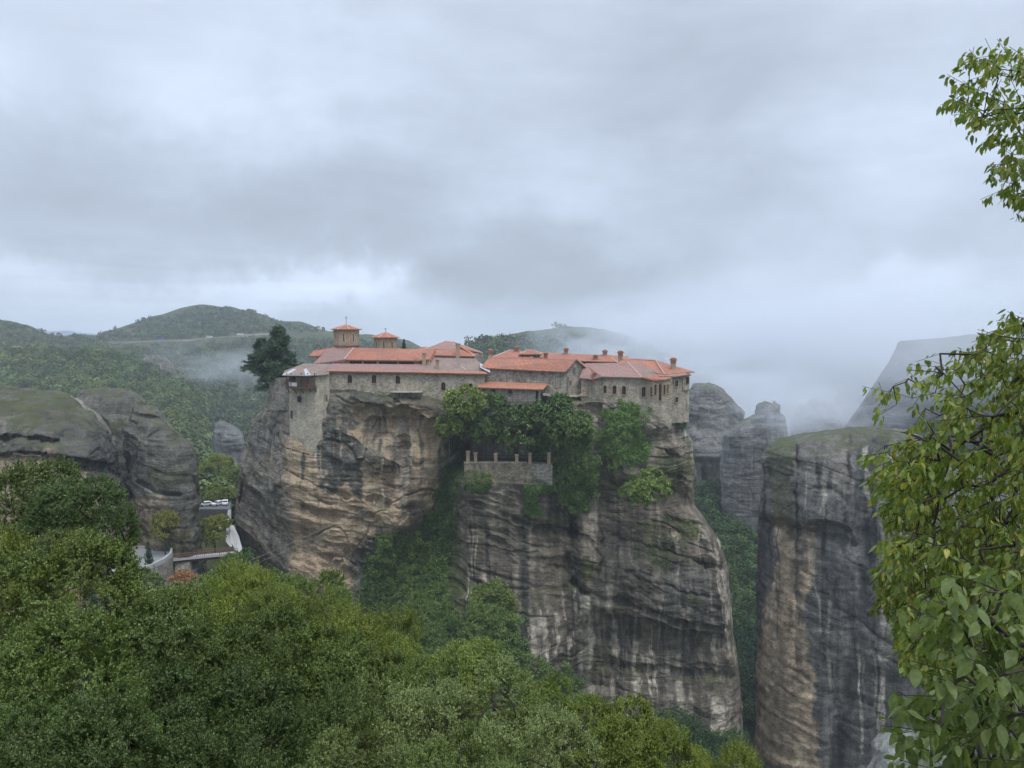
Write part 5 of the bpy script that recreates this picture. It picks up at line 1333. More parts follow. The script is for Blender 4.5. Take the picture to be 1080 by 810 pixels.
# ---- trees below the viewpoint
ptA = tree_proto('oak_tree', 'A', 11, R=2.6, H=2.3, trunk=8, n=360, lobes=11, lob_r=.37, ns=9, nl=34, sl=.44, ll=.072, lw=.048, up=.35, spread=.8)
ptB = tree_proto('willow_tree', 'B', 12, R=2.4, H=2.6, trunk=8, n=330, lobes=11, ns=8, nl=36, sl=.60, ll=.078, lw=.030, up=1.0, spread=.45, lob_r=.33)
ptC = tree_proto('holm_oak', 'C', 13, R=2.6, H=2.1, trunk=8, n=360, lobes=13, ns=9, nl=32, sl=.35, ll=.055, lw=.036, up=.5, spread=.8, lob_r=.34)
ptD = tree_proto('oak_tree', 'D', 14, R=2.7, H=2.6, trunk=8, n=330, lobes=9, ns=9, nl=34, sl=.48, ll=.078, lw=.05, up=.3, spread=.8, lob_r=.40)
DG, YG, MG, OG, LG = (.85, .88, 1.0), (1.35, 1.3, .8), (.85, .92, .9), (1.55, 1.50, 2.0), (1.45, 1.4, 1.1)
near = [  # tints of the shadowy low crowns are darkened to carry shade
 (ptA, 10, 492, 26, 175, DG, 'dark green oak at the picture edge below the ochre rim of the dome'),
 (ptD, 84, 506, 24, 112, (.72, .86, 1.05), 'blue-green oak with a pointed top before the domed rocks'),
 (ptA, 62, 562, 21, 92, DG, 'dark oak just beside the curved white parapet'),
 (ptB, 18, 556, 20, 150, YG, 'yellow-green leafy tree leaning in beneath the dark oak'),
 (ptD, 38, 592, 17, 200, (.95, 1.0, .8), 'large rounded oak filling the lower corner'),
 (ptA, 5, 670, 13, 220, (.9, 1.0, .8), 'broad oak crown low in the corner of the frame'),
 (ptC, 60, 742, 11, 230, (.8, .95, .9), 'shaded oak crown along the bottom edge, in the corner'),
 (ptD, 132, 640, 17, 180, MG, 'mid-green oak right of the large rounded oak'),
 (ptB, 222, 606, 30, 125, (1.5, 1.5, .95), 'bright green willowy tree below the footbridge'),
 (ptB, 268, 600, 31, 90, (1.6, 1.55, 1.0), 'slim pale green tree with upright shoots below the cable lines'),
 (ptB, 312, 622, 29, 120, (1.15, 1.15, .85), 'soft green tree in front of the foot of the ochre face'),
 (ptA, 340, 610, 34, 95, (1.1, 1.2, 1.15), 'greyish green rounded tree touching the ochre face'),
 (ptB, 390, 640, 25, 120, (1.1, 1.1, .75), 'green tree with upright shoots before the ivy slope'),
 (ptB, 372, 645, 23, 130, YG, 'yellow-green leafy tree below the ochre rock foot'),
 (ptD, 196, 640, 22, 150, (.98, 1.02, .72), 'olive green tree between the willowy trees and the oaks'),
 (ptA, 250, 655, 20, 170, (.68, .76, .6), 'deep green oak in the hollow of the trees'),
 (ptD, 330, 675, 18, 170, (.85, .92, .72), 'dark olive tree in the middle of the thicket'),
 (ptA, 205, 720, 14, 200, (.5, .6, .55), 'shadowy oak low in the thicket'),  # shade between the crowns is put into this darker tint
 (ptB, 320, 735, 13.5, 190, (.6, .68, .58), 'shadowy leafy tree at the bottom edge'),  # leaf tint darkened in place of thicket shade
 (ptD, 405, 700, 17, 140, (.9, .95, .75), 'olive tree left of the pale grey-green crowns'),
 (ptC, 482, 676, 19, 170, (1.5, 1.5, 1.3), 'rounded holm oak, highest of the pale grey-green crowns'),
 (ptC, 432, 720, 14, 190, OG, 'silvery green holm oak with small leaves'),
 (ptC, 520, 712, 14, 180, OG, 'grey-green holm oak in the middle of the bottom edge'),
 (ptC, 375, 775, 10, 200, (1.15, 1.15, 1.3), 'silvery holm oak cut by the bottom edge'),
 (ptC, 590, 722, 19, 130, (1.2, 1.25, .95), 'yellowish holm oak below the pale mineral streaks'),
 (ptA, 640, 745, 18, 130, (1.25, 1.25, .8), 'yellow-green crown at the lower end of the row'),
 (ptC, 560, 765, 11, 200, OG, 'grey-green crown filling the bottom edge'),
 (ptB, 700, 782, 19, 120, (1.35, 1.3, .8), 'yellow-green bushy tree under the great cliff'),
 (ptB, 755, 790, 20, 110, (1.3, 1.25, .8), 'small yellow-green tree nearest the dark cleft'),
 (ptA, 20, 772, 8.5, 210, (.6, .7, .65), 'shadowy crown in the very bottom corner'),  # corner shade comes from the darkened tint
 (ptD, 115, 770, 9, 200, (.55, .64, .6), 'shadowy crown at the bottom edge beside the corner one'),  # dark tint stands for shade under the larger crowns
 (ptA, 255, 778, 9.5, 200, (.5, .6, .55), 'deep shaded oak at the bottom edge in the dark hollow'),  # the dark hollow is coloured into the leaves
 (ptC, 480, 790, 9, 200, (1.1, 1.15, 1.2), 'silvery crown just showing above the bottom edge'),
]
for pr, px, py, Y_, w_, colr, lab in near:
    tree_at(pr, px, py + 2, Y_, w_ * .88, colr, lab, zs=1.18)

# ---- smaller trees near the bridge
ptM = tree_proto('broadleaf_tree', 'M', 21, R=3.2, H=2.8, trunk=6, n=170, lobes=11, ns=6, nl=10, sl=.75, ll=.36, lw=.26, up=.35, spread=.8, r_tip=.03)
ptN = tree_proto('broadleaf_tree', 'N', 22, R=3.0, H=3.4, trunk=6.5, n=170, lobes=12, ns=6, nl=10, sl=.75, ll=.34, lw=.24, up=.5, spread=.8, r_tip=.03)
ptS = tree_proto('bush', 'S', 23, R=3.0, H=2.2, trunk=2.2, n=120, lobes=10, ns=6, nl=10, sl=.7, ll=.32, lw=.22, up=.4, spread=.8, r_tip=.03)
ptP = tree_proto('fir_tree', 'P', 24, R=4.6, H=6.2, trunk=8, n=330, ns=6, nl=10, sl=.95, ll=.36, lw=.17, up=.1, spread=.55, mat=M_pine, conif=2, r_tip=.035)
ptY = tree_proto('cypress', 'Y', 25, R=1.0, H=3.2, trunk=4.0, n=150, ns=5, nl=9, sl=.5, ll=.22, lw=.09, up=1.4, spread=.4, mat=M_pine, conif=True, r_tip=.03)
tree_at(ptP, 293, 346, 211, 52, (1.15, 1.1, 1), 'dark fir with ragged boughs beside the tower', zs=.86)
tree_at(ptP, 276, 358, 213, 40, (1.1, 1.05, 1), 'shorter dark fir leaning out left of the tall one', zs=.66)
tree_at(ptY, 426, 359.5, 228, 7, (.8, .9, .9), 'cypress tip peeping over the church roofs', zs=1.1)
tree_at(ptY, 156, 573, 176, 10, (.9, 1, 1), 'small dark cypress on the curved terrace', zs=1.0)
G_ = [
 (ptM, 489, 409, 197, 42, (1.5, 1.5, 1.35), 'light green tree growing against the end of the stone wing'),
 (ptN, 474, 440, 197, 26, (1.6, 1.6, 1.3), 'small light green tree in the head of the gully'),
 (ptM, 520, 412, 202, 42, (.75, .95, 1.0), 'dark leafy tree behind the terrace wall, next to the light one'),
 (ptN, 545, 430, 200, 46, (.72, .92, .95), 'dark tree in front of the timber gallery'),
 (ptM, 512, 440, 199, 34, (.8, 1.0, .95), 'low dark tree just over the brick piers'),
 (ptN, 584, 420, 197, 40, (.75, .98, 1.0), 'dense dark tree below the stone ledge'),
 (ptM, 600, 436, 196, 44, (.8, 1.0, .95), 'dense tree overhanging the cleft'),
]
for a in G_: tree_at(*a)
for a in [(ptS, 681, 500, 189, 44, (1.15, 1.3, .9), 'bright green bush growing out of the cliff'), (ptS, 664, 512, 187, 20, (1.2, 1.4, 1.0), 'small bush at the side of the bright green one')]:
    tree_at(*a, cat='bush')

# ---- ivy and creepers on the rock
def creeper(name, poly, n, lf, mat, bvhs, label, seed, color=(1, 1, 1), off=.35, cat='ivy', kind=None, lump=1.2, jitp=6, soft=5):
    rg = np.random.default_rng(seed); P0 = np.array(poly, float)
    lo, hi = P0.min(0), P0.max(0); pts = []
    q = rg.uniform(lo, hi, (n * 3, 2)); j = fbm(q[:, 0] / 9, q[:, 1] / 9, 0 * q[:, 0], seed, 4)
    sd = sdist(q[:, 0], q[:, 1], poly) + j * jitp
    q = q[(sd > 0) & (rg.random(len(q)) < smooth(0, soft, sd) * .8 + .2)][:n]
    C = []; N = []
    for x, y in q:
        best = None
        for b in bvhs:
            h, nn_ = cast(b, x, y)
            if h is not None and (best is None or h.y < best[0].y): best = (h, nn_)
        if best is None: continue
        C.append(best[0]); N.append(best[1])
    C = np.array([tuple(c) for c in C]); N = np.array([tuple(c) for c in N])
    lmp = smooth(-.4, .6, fbm(C[:, 0] / 2.2, C[:, 1] / 2.2, C[:, 2] / 2.2, seed + 5, 3)) * lump
    C = C + N * (off * rg.random((len(C), 1)) + lmp[:, None])
    V, Q = shoots(C, unit(N + np.array((0, 0, .2))), 2, 4, lf * 1.8, lf, lf * .75, .1, .7, rng=rg)
    o = mesh_np(name, V, Q, mat); o.color = (*color, 1); tag(o, label, cat, kind=kind); return o
creeper('ivy', [(562, 440), (580, 425), (604, 430), (625, 455), (632, 480), (632, 505), (622, 530), (612, 541), (596, 536), (580, 520), (565, 512), (556, 500), (560, 480)], 6500, .36, M_ivy, [BV_MAIN], 'thick dark ivy hanging over the cliff below the gable end', 1, (1.35, 1.35, 1.2), lump=2.2, jitp=10)
creeper('ivy', [(645, 430), (648, 412), (656, 404), (664, 402), (674, 412), (678, 430), (686, 450), (684, 468), (672, 490), (655, 498), (640, 494), (634, 470), (638, 445)], 6500, .36, M_ivy, [BV_MAIN], 'tall ivy mantle climbing between the windows of the east wing', 2, (1.6, 1.6, 1.4), lump=1.3, jitp=11)
creeper('ivy', [(556, 488), (580, 492), (590, 510), (572, 520), (556, 512)], 1500, .34, M_ivy, [BV_MAIN], 'ivy spilling over the end of the terrace wall', 3, (1.1, 1.3, 1.0), lump=1.0)
creeper('ivy', [(552, 512), (566, 515), (572, 540), (560, 552), (552, 535)], 700, .32, M_ivy, [BV_MAIN], 'trailing creeper under the corner of the terrace wall', 4, (1.1, 1.2, 1.0), lump=.5)
creeper('ivy', [(486, 494), (508, 498), (520, 510), (500, 520), (484, 512)], 500, .32, M_ivy, [BV_MAIN], 'small creeper at the foot of the terrace wall beside the gully', 14, (1.1, 1.1, .9), lump=1.2)
creeper('ivy', [(717, 424), (724, 428), (724, 452), (716, 450), (712, 436)], 600, .34, M_ivy, [BV_MAIN], 'ivy clump under the jettied bay at the cliff end', 5, (.9, 1.05, .95), lump=1.0)
creeper('undergrowth', [(466, 470), (478, 440), (492, 470), (486, 510), (482, 560), (470, 600), (450, 620), (400, 650), (370, 650), (388, 590), (416, 566), (440, 556), (455, 530)], 8000, .36, M_ivy, [BV_MAIN], None, 6, (.85, .9, .8), kind='stuff', cat=None, lump=1.2)
creeper('undergrowth', [(400, 560), (440, 560), (470, 585), (478, 640), (520, 640), (548, 650), (556, 690), (600, 705), (622, 730), (560, 735), (470, 720), (380, 700), (385, 620)], 26000, .36, M_ivy, [BV_MAIN], None, 7, (1.3, 1.25, .9), kind='stuff', cat=None, lump=2.6)
creeper('undergrowth', [(672, 752), (700, 745), (740, 762), (790, 772), (792, 800), (760, 812), (690, 800)], 5000, .36, M_ivy, [BV_MAIN], None, 8, (.6, .75, .75), kind='stuff', cat=None, lump=2.0)
creeper('scrub', [(380, 404), (408, 402), (424, 410), (420, 420), (390, 418)], 260, .3, M_ivy, [BV_MAIN], None, 9, (.9, .95, .9), kind='stuff', cat=None, lump=.5)
creeper('scrub', [(668, 560), (730, 540), (742, 575), (700, 600), (668, 600)], 260, .3, M_ivy, [BV_MAIN], None, 10, (1.0, 1.0, .9), kind='stuff', cat=None, lump=.3, jitp=18)
creeper('undergrowth', [(500, 618), (530, 612), (548, 640), (540, 670), (490, 665)], 2600, .4, M_leaf, [BV_MAIN], None, 12, (1.2, 1.3, .9), kind='stuff', cat=None, lump=3.0)

# ---- woods that read as a mass
def wood(name, bvh, poly, n, hmin, hmax, leaf, seed, color, mat=None, per=90, pts=None):
    """many tree crowns on a hillside, each a lumpy dome of leaf clumps"""
    rg = np.random.default_rng(seed); P0 = np.array(poly, float); lo, hi = P0.min(0), P0.max(0)
    q = rg.uniform(lo, hi, (n * 4, 2)); q = q[:0] if pts is not None else q[sdist(q[:, 0], q[:, 1], poly) + 3 * fbm(q[:, 0] / 12, q[:, 1] / 12, 0 * q[:, 0], seed, 3) > 0][:n]
    C = []
    for x, y in q:
        h, _ = cast(bvh, x, y)
        if h is not None: C.append(tuple(h))
    C = np.array(C) if pts is None else pts; M = len(C)
    if name == 'scrub_wood':      # keep the road clear
        rp = np.array([tuple(r_) for r_ in ROAD]); qx, qy = proj(C); rx, ry = proj(rp)
        ky = qy - np.interp(qx, rx, ry); C = C[(ky < -1) | (ky > 9) | (C[:, 1] < 800) | (qx < rx[0])]; M = len(C)
    H = rg.uniform(hmin, hmax, M); W_ = H * rg.uniform(.42, .62, M)
    k = np.repeat(np.arange(M), per)
    dd = unit(rg.normal(size=(len(k), 3)) * np.array((1, 1, .8)) + np.array((0, 0, .35)))
    lob = .16 * np.sin(dd[:, 0] * 5 + k * 1.7) + .16 * np.sin(dd[:, 1] * 6 + k * 2.3) + .1 * np.sin(dd[:, 2] * 7 + k)
    p = C[k] + np.array((0, 0, 1)) * (H[k] * .55)[:, None] + dd * np.stack([W_[k], W_[k], H[k] * .46], 1) * (.86 + lob + rg.uniform(-.12, .1, len(k)))[:, None]
    nrm = unit(dd + rg.normal(size=dd.shape) * .35)
    a = unit(np.cross(nrm, rg.normal(size=nrm.shape))); b = np.cross(nrm, a); s = (leaf * rg.uniform(.6, 1.15, len(k)))[:, None]
    V = np.stack([p - a * s, p - b * s * .8, p + a * s, p + b * s * .8], 1).reshape(-1, 3)
    tone = np.clip(1 + .38 * rg.normal(size=M), .45, 1.9); yel = np.clip(rg.normal(size=M) * .5 + .2 * fbm(C[:, 0] / 60, C[:, 1] / 60, 0 * C[:, 0], seed + 3, 3) * 3, -.6, 1.2)
    base = np.array(color)[None, :] * tone[:, None] * np.stack([1 + .30 * yel, 1 + .10 * yel, 1 - .2 * yel], 1)
    c = np.repeat(base[k] * rg.uniform(.86, 1.14, (len(k), 1)), 4, 0)
    o = mesh_np(name, V, np.arange(len(V), dtype=np.int32).reshape(-1, 4), M_wood_leaf, attrs={'Col': np.clip(c, .005, .6)})
    tag(o, kind='stuff'); return o
t = NT('wood_foliage'); at = t.n('ShaderNodeAttribute', attribute_name='Col'); M_wood_leaf = t.out(at.outputs['Color'], .85, spec=.1)
wood('wood', B_wood, [(-60, 372), (60, 372), (128, 378), (180, 398), (222, 430), (250, 462), (262, 480), (262, 545), (-60, 545)], 3600, 7, 12, .95, 31, (.088, .120, .036), per=150)
wood('wood', B_wood, [(170, 440), (230, 440), (265, 480), (265, 540), (200, 540), (190, 490)], 420, 5, 9, .55, 32, (.115, .135, .036), per=200)
wood('scrub_wood', B_hill3, [(120, 364), (300, 358), (420, 376), (420, 500), (250, 490), (190, 440), (130, 385)], 2200, 7, 12, 1.3, 33, (.075, .105, .042), per=50)
wood('scrub_wood', B_hill, [(60, 360), (107, 356), (150, 340), (225, 325), (262, 330), (320, 346), (420, 358), (430, 372), (180, 366)], 1500, 5, 10, 1.6, 34, (.065, .095, .036), per=34)
wood('scrub_wood', B_hill2, [(-60, 336), (20, 346), (60, 355), (110, 360), (150, 380), (-60, 380)], 900, 5, 9, 1.3, 35, (.07, .10, .036), per=40)
wood('scrub_wood', B_ridge, [(480, 375), (500, 361), (545, 354), (600, 349), (650, 355), (700, 378), (700, 400), (480, 400)], 1200, 7, 12, 1.3, 36, (.06, .09, .038), per=44)
wood('wood', B_gap, [(728, 520), (750, 512), (800, 522), (830, 540), (830, 770), (740, 770)], 900, 4, 8, .5, 37, (.055, .10, .035), per=130)
wood('wood', B_floor, [(660, 480), (800, 480), (960, 480), (960, 610), (660, 610)], 900, 6, 10, .8, 38, (.05, .085, .035), per=70)

gx = rng.uniform(-130, 5, 2600); gy = rng.uniform(38, 196, 2600)
kp = (gx < .08 * gy - 4) & (np.hypot(gx, gy) > 45) & ~((gx > -88 - .0 * gy) & (gx < -54) & (gy > 160)) & ~((gy > 180) & (gx > -60))
gx, gy = gx[kp], gy[kp]
wood('wood', None, [(0, 0), (1, 0), (1, 1)], 1, 4, 7.5, .42, 41, (.075, .105, .032), per=90, pts=np.stack([gx, gy, ground_z(gx, gy) - .5], 1))

# individual trees that stand out on the slope above the car park
k_ = 0
lab_g = 'trees along the foot of the wooded hillside'
tree_at(ptS, 204, 517, 266, 22, (1.3, 1.3, .9), 'bushy shrub behind the white car next to the rounded rock', cat='bush'); tree_at(ptS, 222, 514, 267, 24, (1.2, 1.25, .8), 'bushy shrub behind the middle parked car', cat='bush'); tree_at(ptS, 240, 515, 266, 20, (1.4, 1.35, .9), 'bushy shrub behind the car closest to the ramp', cat='bush')
for px, py, Y_, w_, colr in [(196, 492, 318, 22, (1.2, 1.2, .8)), (214, 488, 322, 22, (1.4, 1.3, .7)), (232, 480, 330, 22, (1.5, 1.4, .7)), (246, 492, 320, 22, (1.2, 1.25, .8)), (205, 508, 308, 20, (1.1, 1.15, .9)), (228, 506, 306, 20, (1.3, 1.3, .8))]:
    tree_at(ptM if k_ % 2 else ptN, px, py, Y_, w_, colr, 'rounded tree at the foot of the wooded hillside, above the parked cars', lab_g); k_ += 1
tree_at(ptN, 226, 545, 205, 27, (1.7, 1.5, .75), 'yellow-green tree beside the white ramp', zs=.9)
tree_at(ptS, 217, 563, 203, 18, (1.5, 1.4, .8), 'low yellowish bush at the foot of the ramp tree', cat='bush')
tree_at(ptN, 173, 541, 186, 22, (1.6, 1.3, .8), 'thin sparse tree in front of the rounded rock', zs=1.3)
tree_at(ptM, 252, 582, 190, 26, (.6, .8, .8), 'dark tree in the gully under the end of the footbridge')
M_aut = leaf_mat('autumn_leaves', [(.42, .20, .08), (.52, .27, .12), (.36, .19, .08)], .3)
ptO = tree_proto('autumn_tree', 'O', 27, R=3.0, H=1.6, trunk=6, n=110, lobes=9, ns=5, nl=9, sl=.6, ll=.32, lw=.22, mat=M_aut)
tree_at(ptO, 193, 602, 165, 24, (1, 1, 1), 'small orange autumn tree below the footbridge')
for px, py, Y_, w_, colr, lab in [(168, 618, 130, 44, (1.0, 1.0, .8), 'olive tree left of the orange one'), (215, 612, 120, 30, (.9, 1.05, .85), 'green tree right of the orange one'), (232, 604, 150, 34, (.8, 1.0, .9), 'green tree under the middle of the footbridge'), (150, 604, 150, 34, (.9, .95, .8), 'green tree below the curved parapet'), (290, 606, 150, 36, (.8, 1.0, .9), 'dark green tree at the foot of the left rock face'), (185, 640, 70, 60, (.9, .95, .7), 'olive tree between footbridge and thicket'), (120, 600, 150, 50, (.8, .9, .8), 'dark tree beneath the left domed rock')]:
    tree_at(ptM, px, py, Y_, w_, colr, lab)
# ---------------------------------------------------------------- footbridge, terrace, ramp, cars, cable
M_conc = plain('pale_concrete', (.42, .42, .41), .85, .15, 1.5)
M_pave = plain('wet_paving', (.26, .265, .27), .5, .15, .8)
M_rust = plain('red_brown_rail', (.20, .105, .085), .7, .3, 3)
zt_ = zof(585, 186)
pv = MB(); arc = []
for px, py, Y_ in [(112, 580, 196), (140, 578.6, 197), (170, 578.6, 196), (178, 581, 193.5), (182.3, 586, 189), (181, 590.5, 184.5), (174, 595, 180), (160, 599.5, 175), (140, 602, 172), (112, 604, 170)]:
    p = P(px, py, Y_); p.z = zt_ + .9; arc.append(p)
# put every point of the parapet on one level
arc = [Vector((p.x, p.y, zt_ + .9)) for p in arc]
pv.prism([Vector((p.x, p.y, zt_)) for p in arc], (0, 0, -.35)); MB_ = MB().prism([Vector((p.x * .998 - .1, p.y + .2, zt_ - .35)) for p in arc], (0, 0, -7))
Tc = empty('viewing_terrace', arc[5], label='paved terrace with a curved white parapet at the near end of the footbridge', cat='terrace')
pv.build('terrace_floor', M_pave, Tc); MB_.build('base', M_stone2, Tc)
pr_ = MB()
for a_, b_ in zip(arc[:-1], arc[1:]):
    pr_.prism([a_ + Vector((0, 0, -.9)), b_ + Vector((0, 0, -.9)), b_, a_], (b_ - a_).cross(Vector((0, 0, 1))).normalized() * .45)
pr_.build('parapet', M_conc, Tc)
ws = MB(); ws.box((arc[0].x, 191, zt_ - 2), (arc[3].x, 191.5, zt_ + .7)); ws.build('inner_wall', M_conc, Tc)
Br = empty('footbridge', P(184, 592, 188), label='long footbridge with reddish railings leading to the monastery rock', cat='bridge')
b0 = P(181, 589, 188); b1 = P(249, 582.4, 199); dv = (b1 - b0); dn = dv.normalized(); sd_ = Vector((dn.y, -dn.x, 0)).normalized() * 1.1
MB().prism([b0 - sd_, b1 - sd_, b1 + sd_, b0 + sd_], (0, 0, -.45)).build('deck', M_conc, Br)
bb = MB()
for s_ in (-1, 1): bb.bar(b0 + sd_ * s_ * .8 + Vector((0, 0, -.75)), b1 + sd_ * s_ * .8 + Vector((0, 0, -.75)), .3, .55)
bb.build('girder', M_iron, Br)
for s_ in (1, -1):
    r_ = MB()
    for h in (1.25, .75): r_.bar(b0 + sd_ * s_ + Vector((0, 0, h)), b1 + sd_ * s_ + Vector((0, 0, h)), .12)
    for k in range(35): q = b0 + dv * k / 34 + sd_ * s_; r_.bar(q, q + Vector((0, 0, 1.25)), .10 if k % 4 == 0 else .05)
    r_.build('railing', M_rust, Br)
m = MB(); m.prism([P(184, 592.5, 188), P(200, 591.5, 190), P(200, 606, 190), P(185, 606, 188)], (0, 3, 0)); m.build('abutment', M_stone, Br)
# ramp and its side wall up to the car park
m = MB(); m.prism([P(249, 583, 199), P(256.5, 582, 200), P(252, 566, 205), P(246.5, 554, 212), P(241.5, 553.5, 212), P(242.5, 568, 205)], (0, 0, -1.2)); tag(m.build('path', M_conc), 'pale ramp rising from the footbridge to the car park', kind='structure')
m = MB(); m.prism([P(238, 571, 203), P(243, 577, 201), P(241.5, 553, 211), P(242.2, 538, 230), P(240.2, 538, 230), P(238.6, 556, 211)], (.15, .8, 0)); tag(m.build('ramp_wall', M_conc), 'tall pale side wall of the ramp', 'wall')
m = MB(); cp = [P(196, 537, 252), P(243, 536, 252), P(244, 530.5, 263), P(196, 530.5, 263)]; zc = cp[0].z
m.prism([Vector((p.x, p.y, zc)) for p in cp], (0, 0, -8)); tag(m.build('car_park', plain('wet_asphalt', (.11, .11, .115), .6)), 'small car park behind the rounded rock', kind='structure')

M_white = plain('white_car_paint', (.72, .73, .75), .25, .03, 1); M_blue = plain('blue_car_paint', (.06, .16, .45), .3, .05, 1); M_tyre = plain('tyre_rubber', (.02, .02, .02), .8, .2, 5); M_gl = plain('car_glass', (.02, .025, .03), .1, .1, 1); M_lamp = plain('lamp_lens', (.5, .5, .48), .2, .05, 1); M_dkp = plain('dark_car_paint', (.05, .055, .06), .3, .1, 1)
def car(loc, yaw, paint_, label, s=1.0, van=False, group=None):
    e = empty('parked_car', loc, label=label, cat='car', group=group)
    L_, W_, = (4.3, 1.75) if not van else (9.5, 2.4)
    prof = [(-L_ / 2, .35), (L_ / 2, .35), (L_ / 2, .75), (L_ / 2 - .15, .9), (L_ * .24, .98), (L_ * .10, 1.44), (-L_ * .28, 1.48), (-L_ * .45, 1.02), (-L_ / 2, .95)] if not van else [(-L_ / 2, .4), (L_ / 2, .4), (L_ / 2, 1.4), (L_ / 2 - .3, 2.9), (-L_ / 2, 2.95)]
    m = MB(); m.prism([(x, -W_ / 2, z) for x, z in prof], (0, W_, 0)); o = m.build('body', paint_); o.parent = e
    g = MB()
    if van: g.box((-L_ / 2 + .4, -W_ / 2 - .01, 1.7), (L_ / 2 - .8, W_ / 2 + .01, 2.5))
    else: g.prism([(L_ * .20, -W_ / 2 - .01, 1.0), (L_ * .09, -W_ / 2 - .01, 1.38), (-L_ * .27, -W_ / 2 - .01, 1.42), (-L_ * .40, -W_ / 2 - .01, 1.04)], (0, W_ + .02, 0)); g.prism([(L_ * .245, -W_ * .42, 1.0), (L_ * .11, -W_ * .42, 1.42), (L_ * .13, -W_ * .42, 1.42), (L_ * .262, -W_ * .42, 1.0)], (0, W_ * .84, 0))
    gg = g.build('windows', M_gl); gg.parent = e
    for x in (-L_ * .31, L_ * .31):
        for y in (-W_ / 2, W_ / 2 - .2):
            m = MB(); m.prism([(x + .33 * math.cos(k * math.pi / 6), y - .02, .33 + .33 * math.sin(k * math.pi / 6)) for k in range(12)], (0, .24, 0)); w_ = m.build('wheel', M_tyre); w_.parent = e
    for y in (-W_ * .38, W_ * .38 - .3):
        m = MB(); m.box((L_ / 2 - .02, y, .62), (L_ / 2 + .03, y + .3, .78)); h_ = m.build('headlight', M_lamp); h_.parent = e
    e.rotation_euler = (0, 0, yaw); return e
def on_park(px, Y_): p = P(px, 533, Y_); return Vector((p.x, p.y, zc))
car(on_park(217, 257), rad(-155), M_white, 'white car parked nearest the rounded rock')
car(on_park(230, 258), rad(-120), M_white, 'white car parked in the middle of the car park')
car(on_park(237.5, 259), rad(-70), M_white, 'white car parked closest to the ramp')
# traffic on the far road
def on_road(i): return ROAD[i] + Vector((0, -1, 1.3))
car(on_road(21), rad(5), M_blue, 'blue coach on the far mountain road', van=True).name = 'coach'
bpy.context.view_layer.update()
car(on_road(40), rad(8), M_white, 'white vehicle on the far road, right of the coach', van=True).name = 'minibus'
car(on_road(52), rad(8), M_white, 'white vehicle farthest right on the far road', van=True).name = 'minibus'

# hoist cables spanning from the viewpoint side to the monastery
M_cable = plain('steel_cable', (.20, .20, .21), .4, .1, 1, .5)
for k, (a_, b_, lab) in enumerate(((P(262, 592, 150), P(482, 479, 194.5), 'upper of the two hoist cables strung across the ochre face'), (P(262, 598, 150), P(482, 481.5, 194.5), 'lower of the two hoist cables strung across the ochre face'))):
    pts = []
    for i in range(31):
        u = i / 30; q = a_ + (b_ - a_) * u; q.z -= 1.6 * math.sin(math.pi * u); pts.append(q)
    tag(MB().tube(pts, .03, 5).build('cable', M_cable), lab, 'cable')

# ---- lichen covered boulder below the near branches
bm = bmesh.new(); bmesh.ops.create_icosphere(bm, subdivisions=6, radius=1.0)
cc = P(985, 850, 7.5)
Vb = np.array([v.co[:] for v in bm.verts]); Fb = [[v.index for v in f.verts] for f in bm.faces]; bm.free()
d_ = 1 + .22 * fbm(Vb[:, 0] * 1.2, Vb[:, 1] * 1.2, Vb[:, 2] * 1.2, 801, 5)
Wb = Vb * d_[:, None] * np.array((.62, .8, .62)) + np.array(cc)
cb = LICH[None, :] * (1.1 + .5 * fbm(Wb[:, 0] * 3, Wb[:, 1] * 3, Wb[:, 2] * 3, 803, 4))[:, None]
me = mesh_np('boulder', Wb, np.array(Fb), rock_material('lichen_boulder', 0, .06), smooth_=True, attrs={'Col': np.clip(cb, .02, .6)})
tag(me, 'pale lichen covered boulder just under the near branches', 'boulder')

# ---------------------------------------------------------------- the near leafy tree
def leaves_big(C, Dr, n_per, ll, lw, rg, twig=.17, droop=1.0):
    """drooping ovate leaves folded along the midrib, carried on short twigs; also returns the twig ends"""
    c = np.repeat(C, n_per, 0); d = np.repeat(Dr, n_per, 0)
    u = rg.uniform(0, 1, (len(c), 1)); p = c + d * twig * u + rg.normal(size=c.shape) * .012
    side = unit(np.cross(d, unit(rg.normal(size=d.shape))))
    a = unit(side * .55 + d * .35 + np.array((0, 0, -droop)) + rg.normal(size=d.shape) * .28)
    nrm = unit(side + np.array((0, 0, .5)) + rg.normal(size=d.shape) * .4); w_ = unit(np.cross(a, nrm)); n2 = unit(np.cross(w_, a))
    s = rg.uniform(.5, 1.25, (len(p), 1)); L = ll * s; W_ = lw * s * rg.uniform(.8, 1.1, (len(p), 1)); p = p + a * .012
    f = rg.uniform(.05, .28, (len(p), 1)); cu = rg.uniform(-.22, .12, (len(p), 1))
    pt = lambda x, y: p + a * L * x + w_ * W_ * y + n2 * (np.abs(y) * W_ * f * 1.4 + L * cu * x * x)
    vs = [pt(0, 0), pt(.16, .36), pt(.42, .5), pt(.72, .33), pt(1.0, 0), pt(.72, -.33), pt(.42, -.5), pt(.16, -.36), pt(.42, 0), pt(.72, 0)]
    V = np.stack(vs, 1).reshape(-1, 3); o = np.arange(len(p))[:, None] * 10
    q = [(0, 1, 2, 8), (8, 2, 3, 9), (9, 3, 4, 4), (0, 8, 6, 7), (8, 9, 5, 6), (9, 4, 5, 5)]
    Q4 = np.concatenate([o + np.array(k)[None, :] for k in ((0, 1, 2, 8), (8, 2, 3, 9), (0, 8, 6, 7), (8, 9, 5, 6))])
    T = np.concatenate([o + np.array(k)[None, :] for k in ((9, 3, 4), (9, 4, 5))])
    Q = np.concatenate([Q4[:, [0, 1, 2]], Q4[:, [0, 2, 3]], T])
    return V, Q

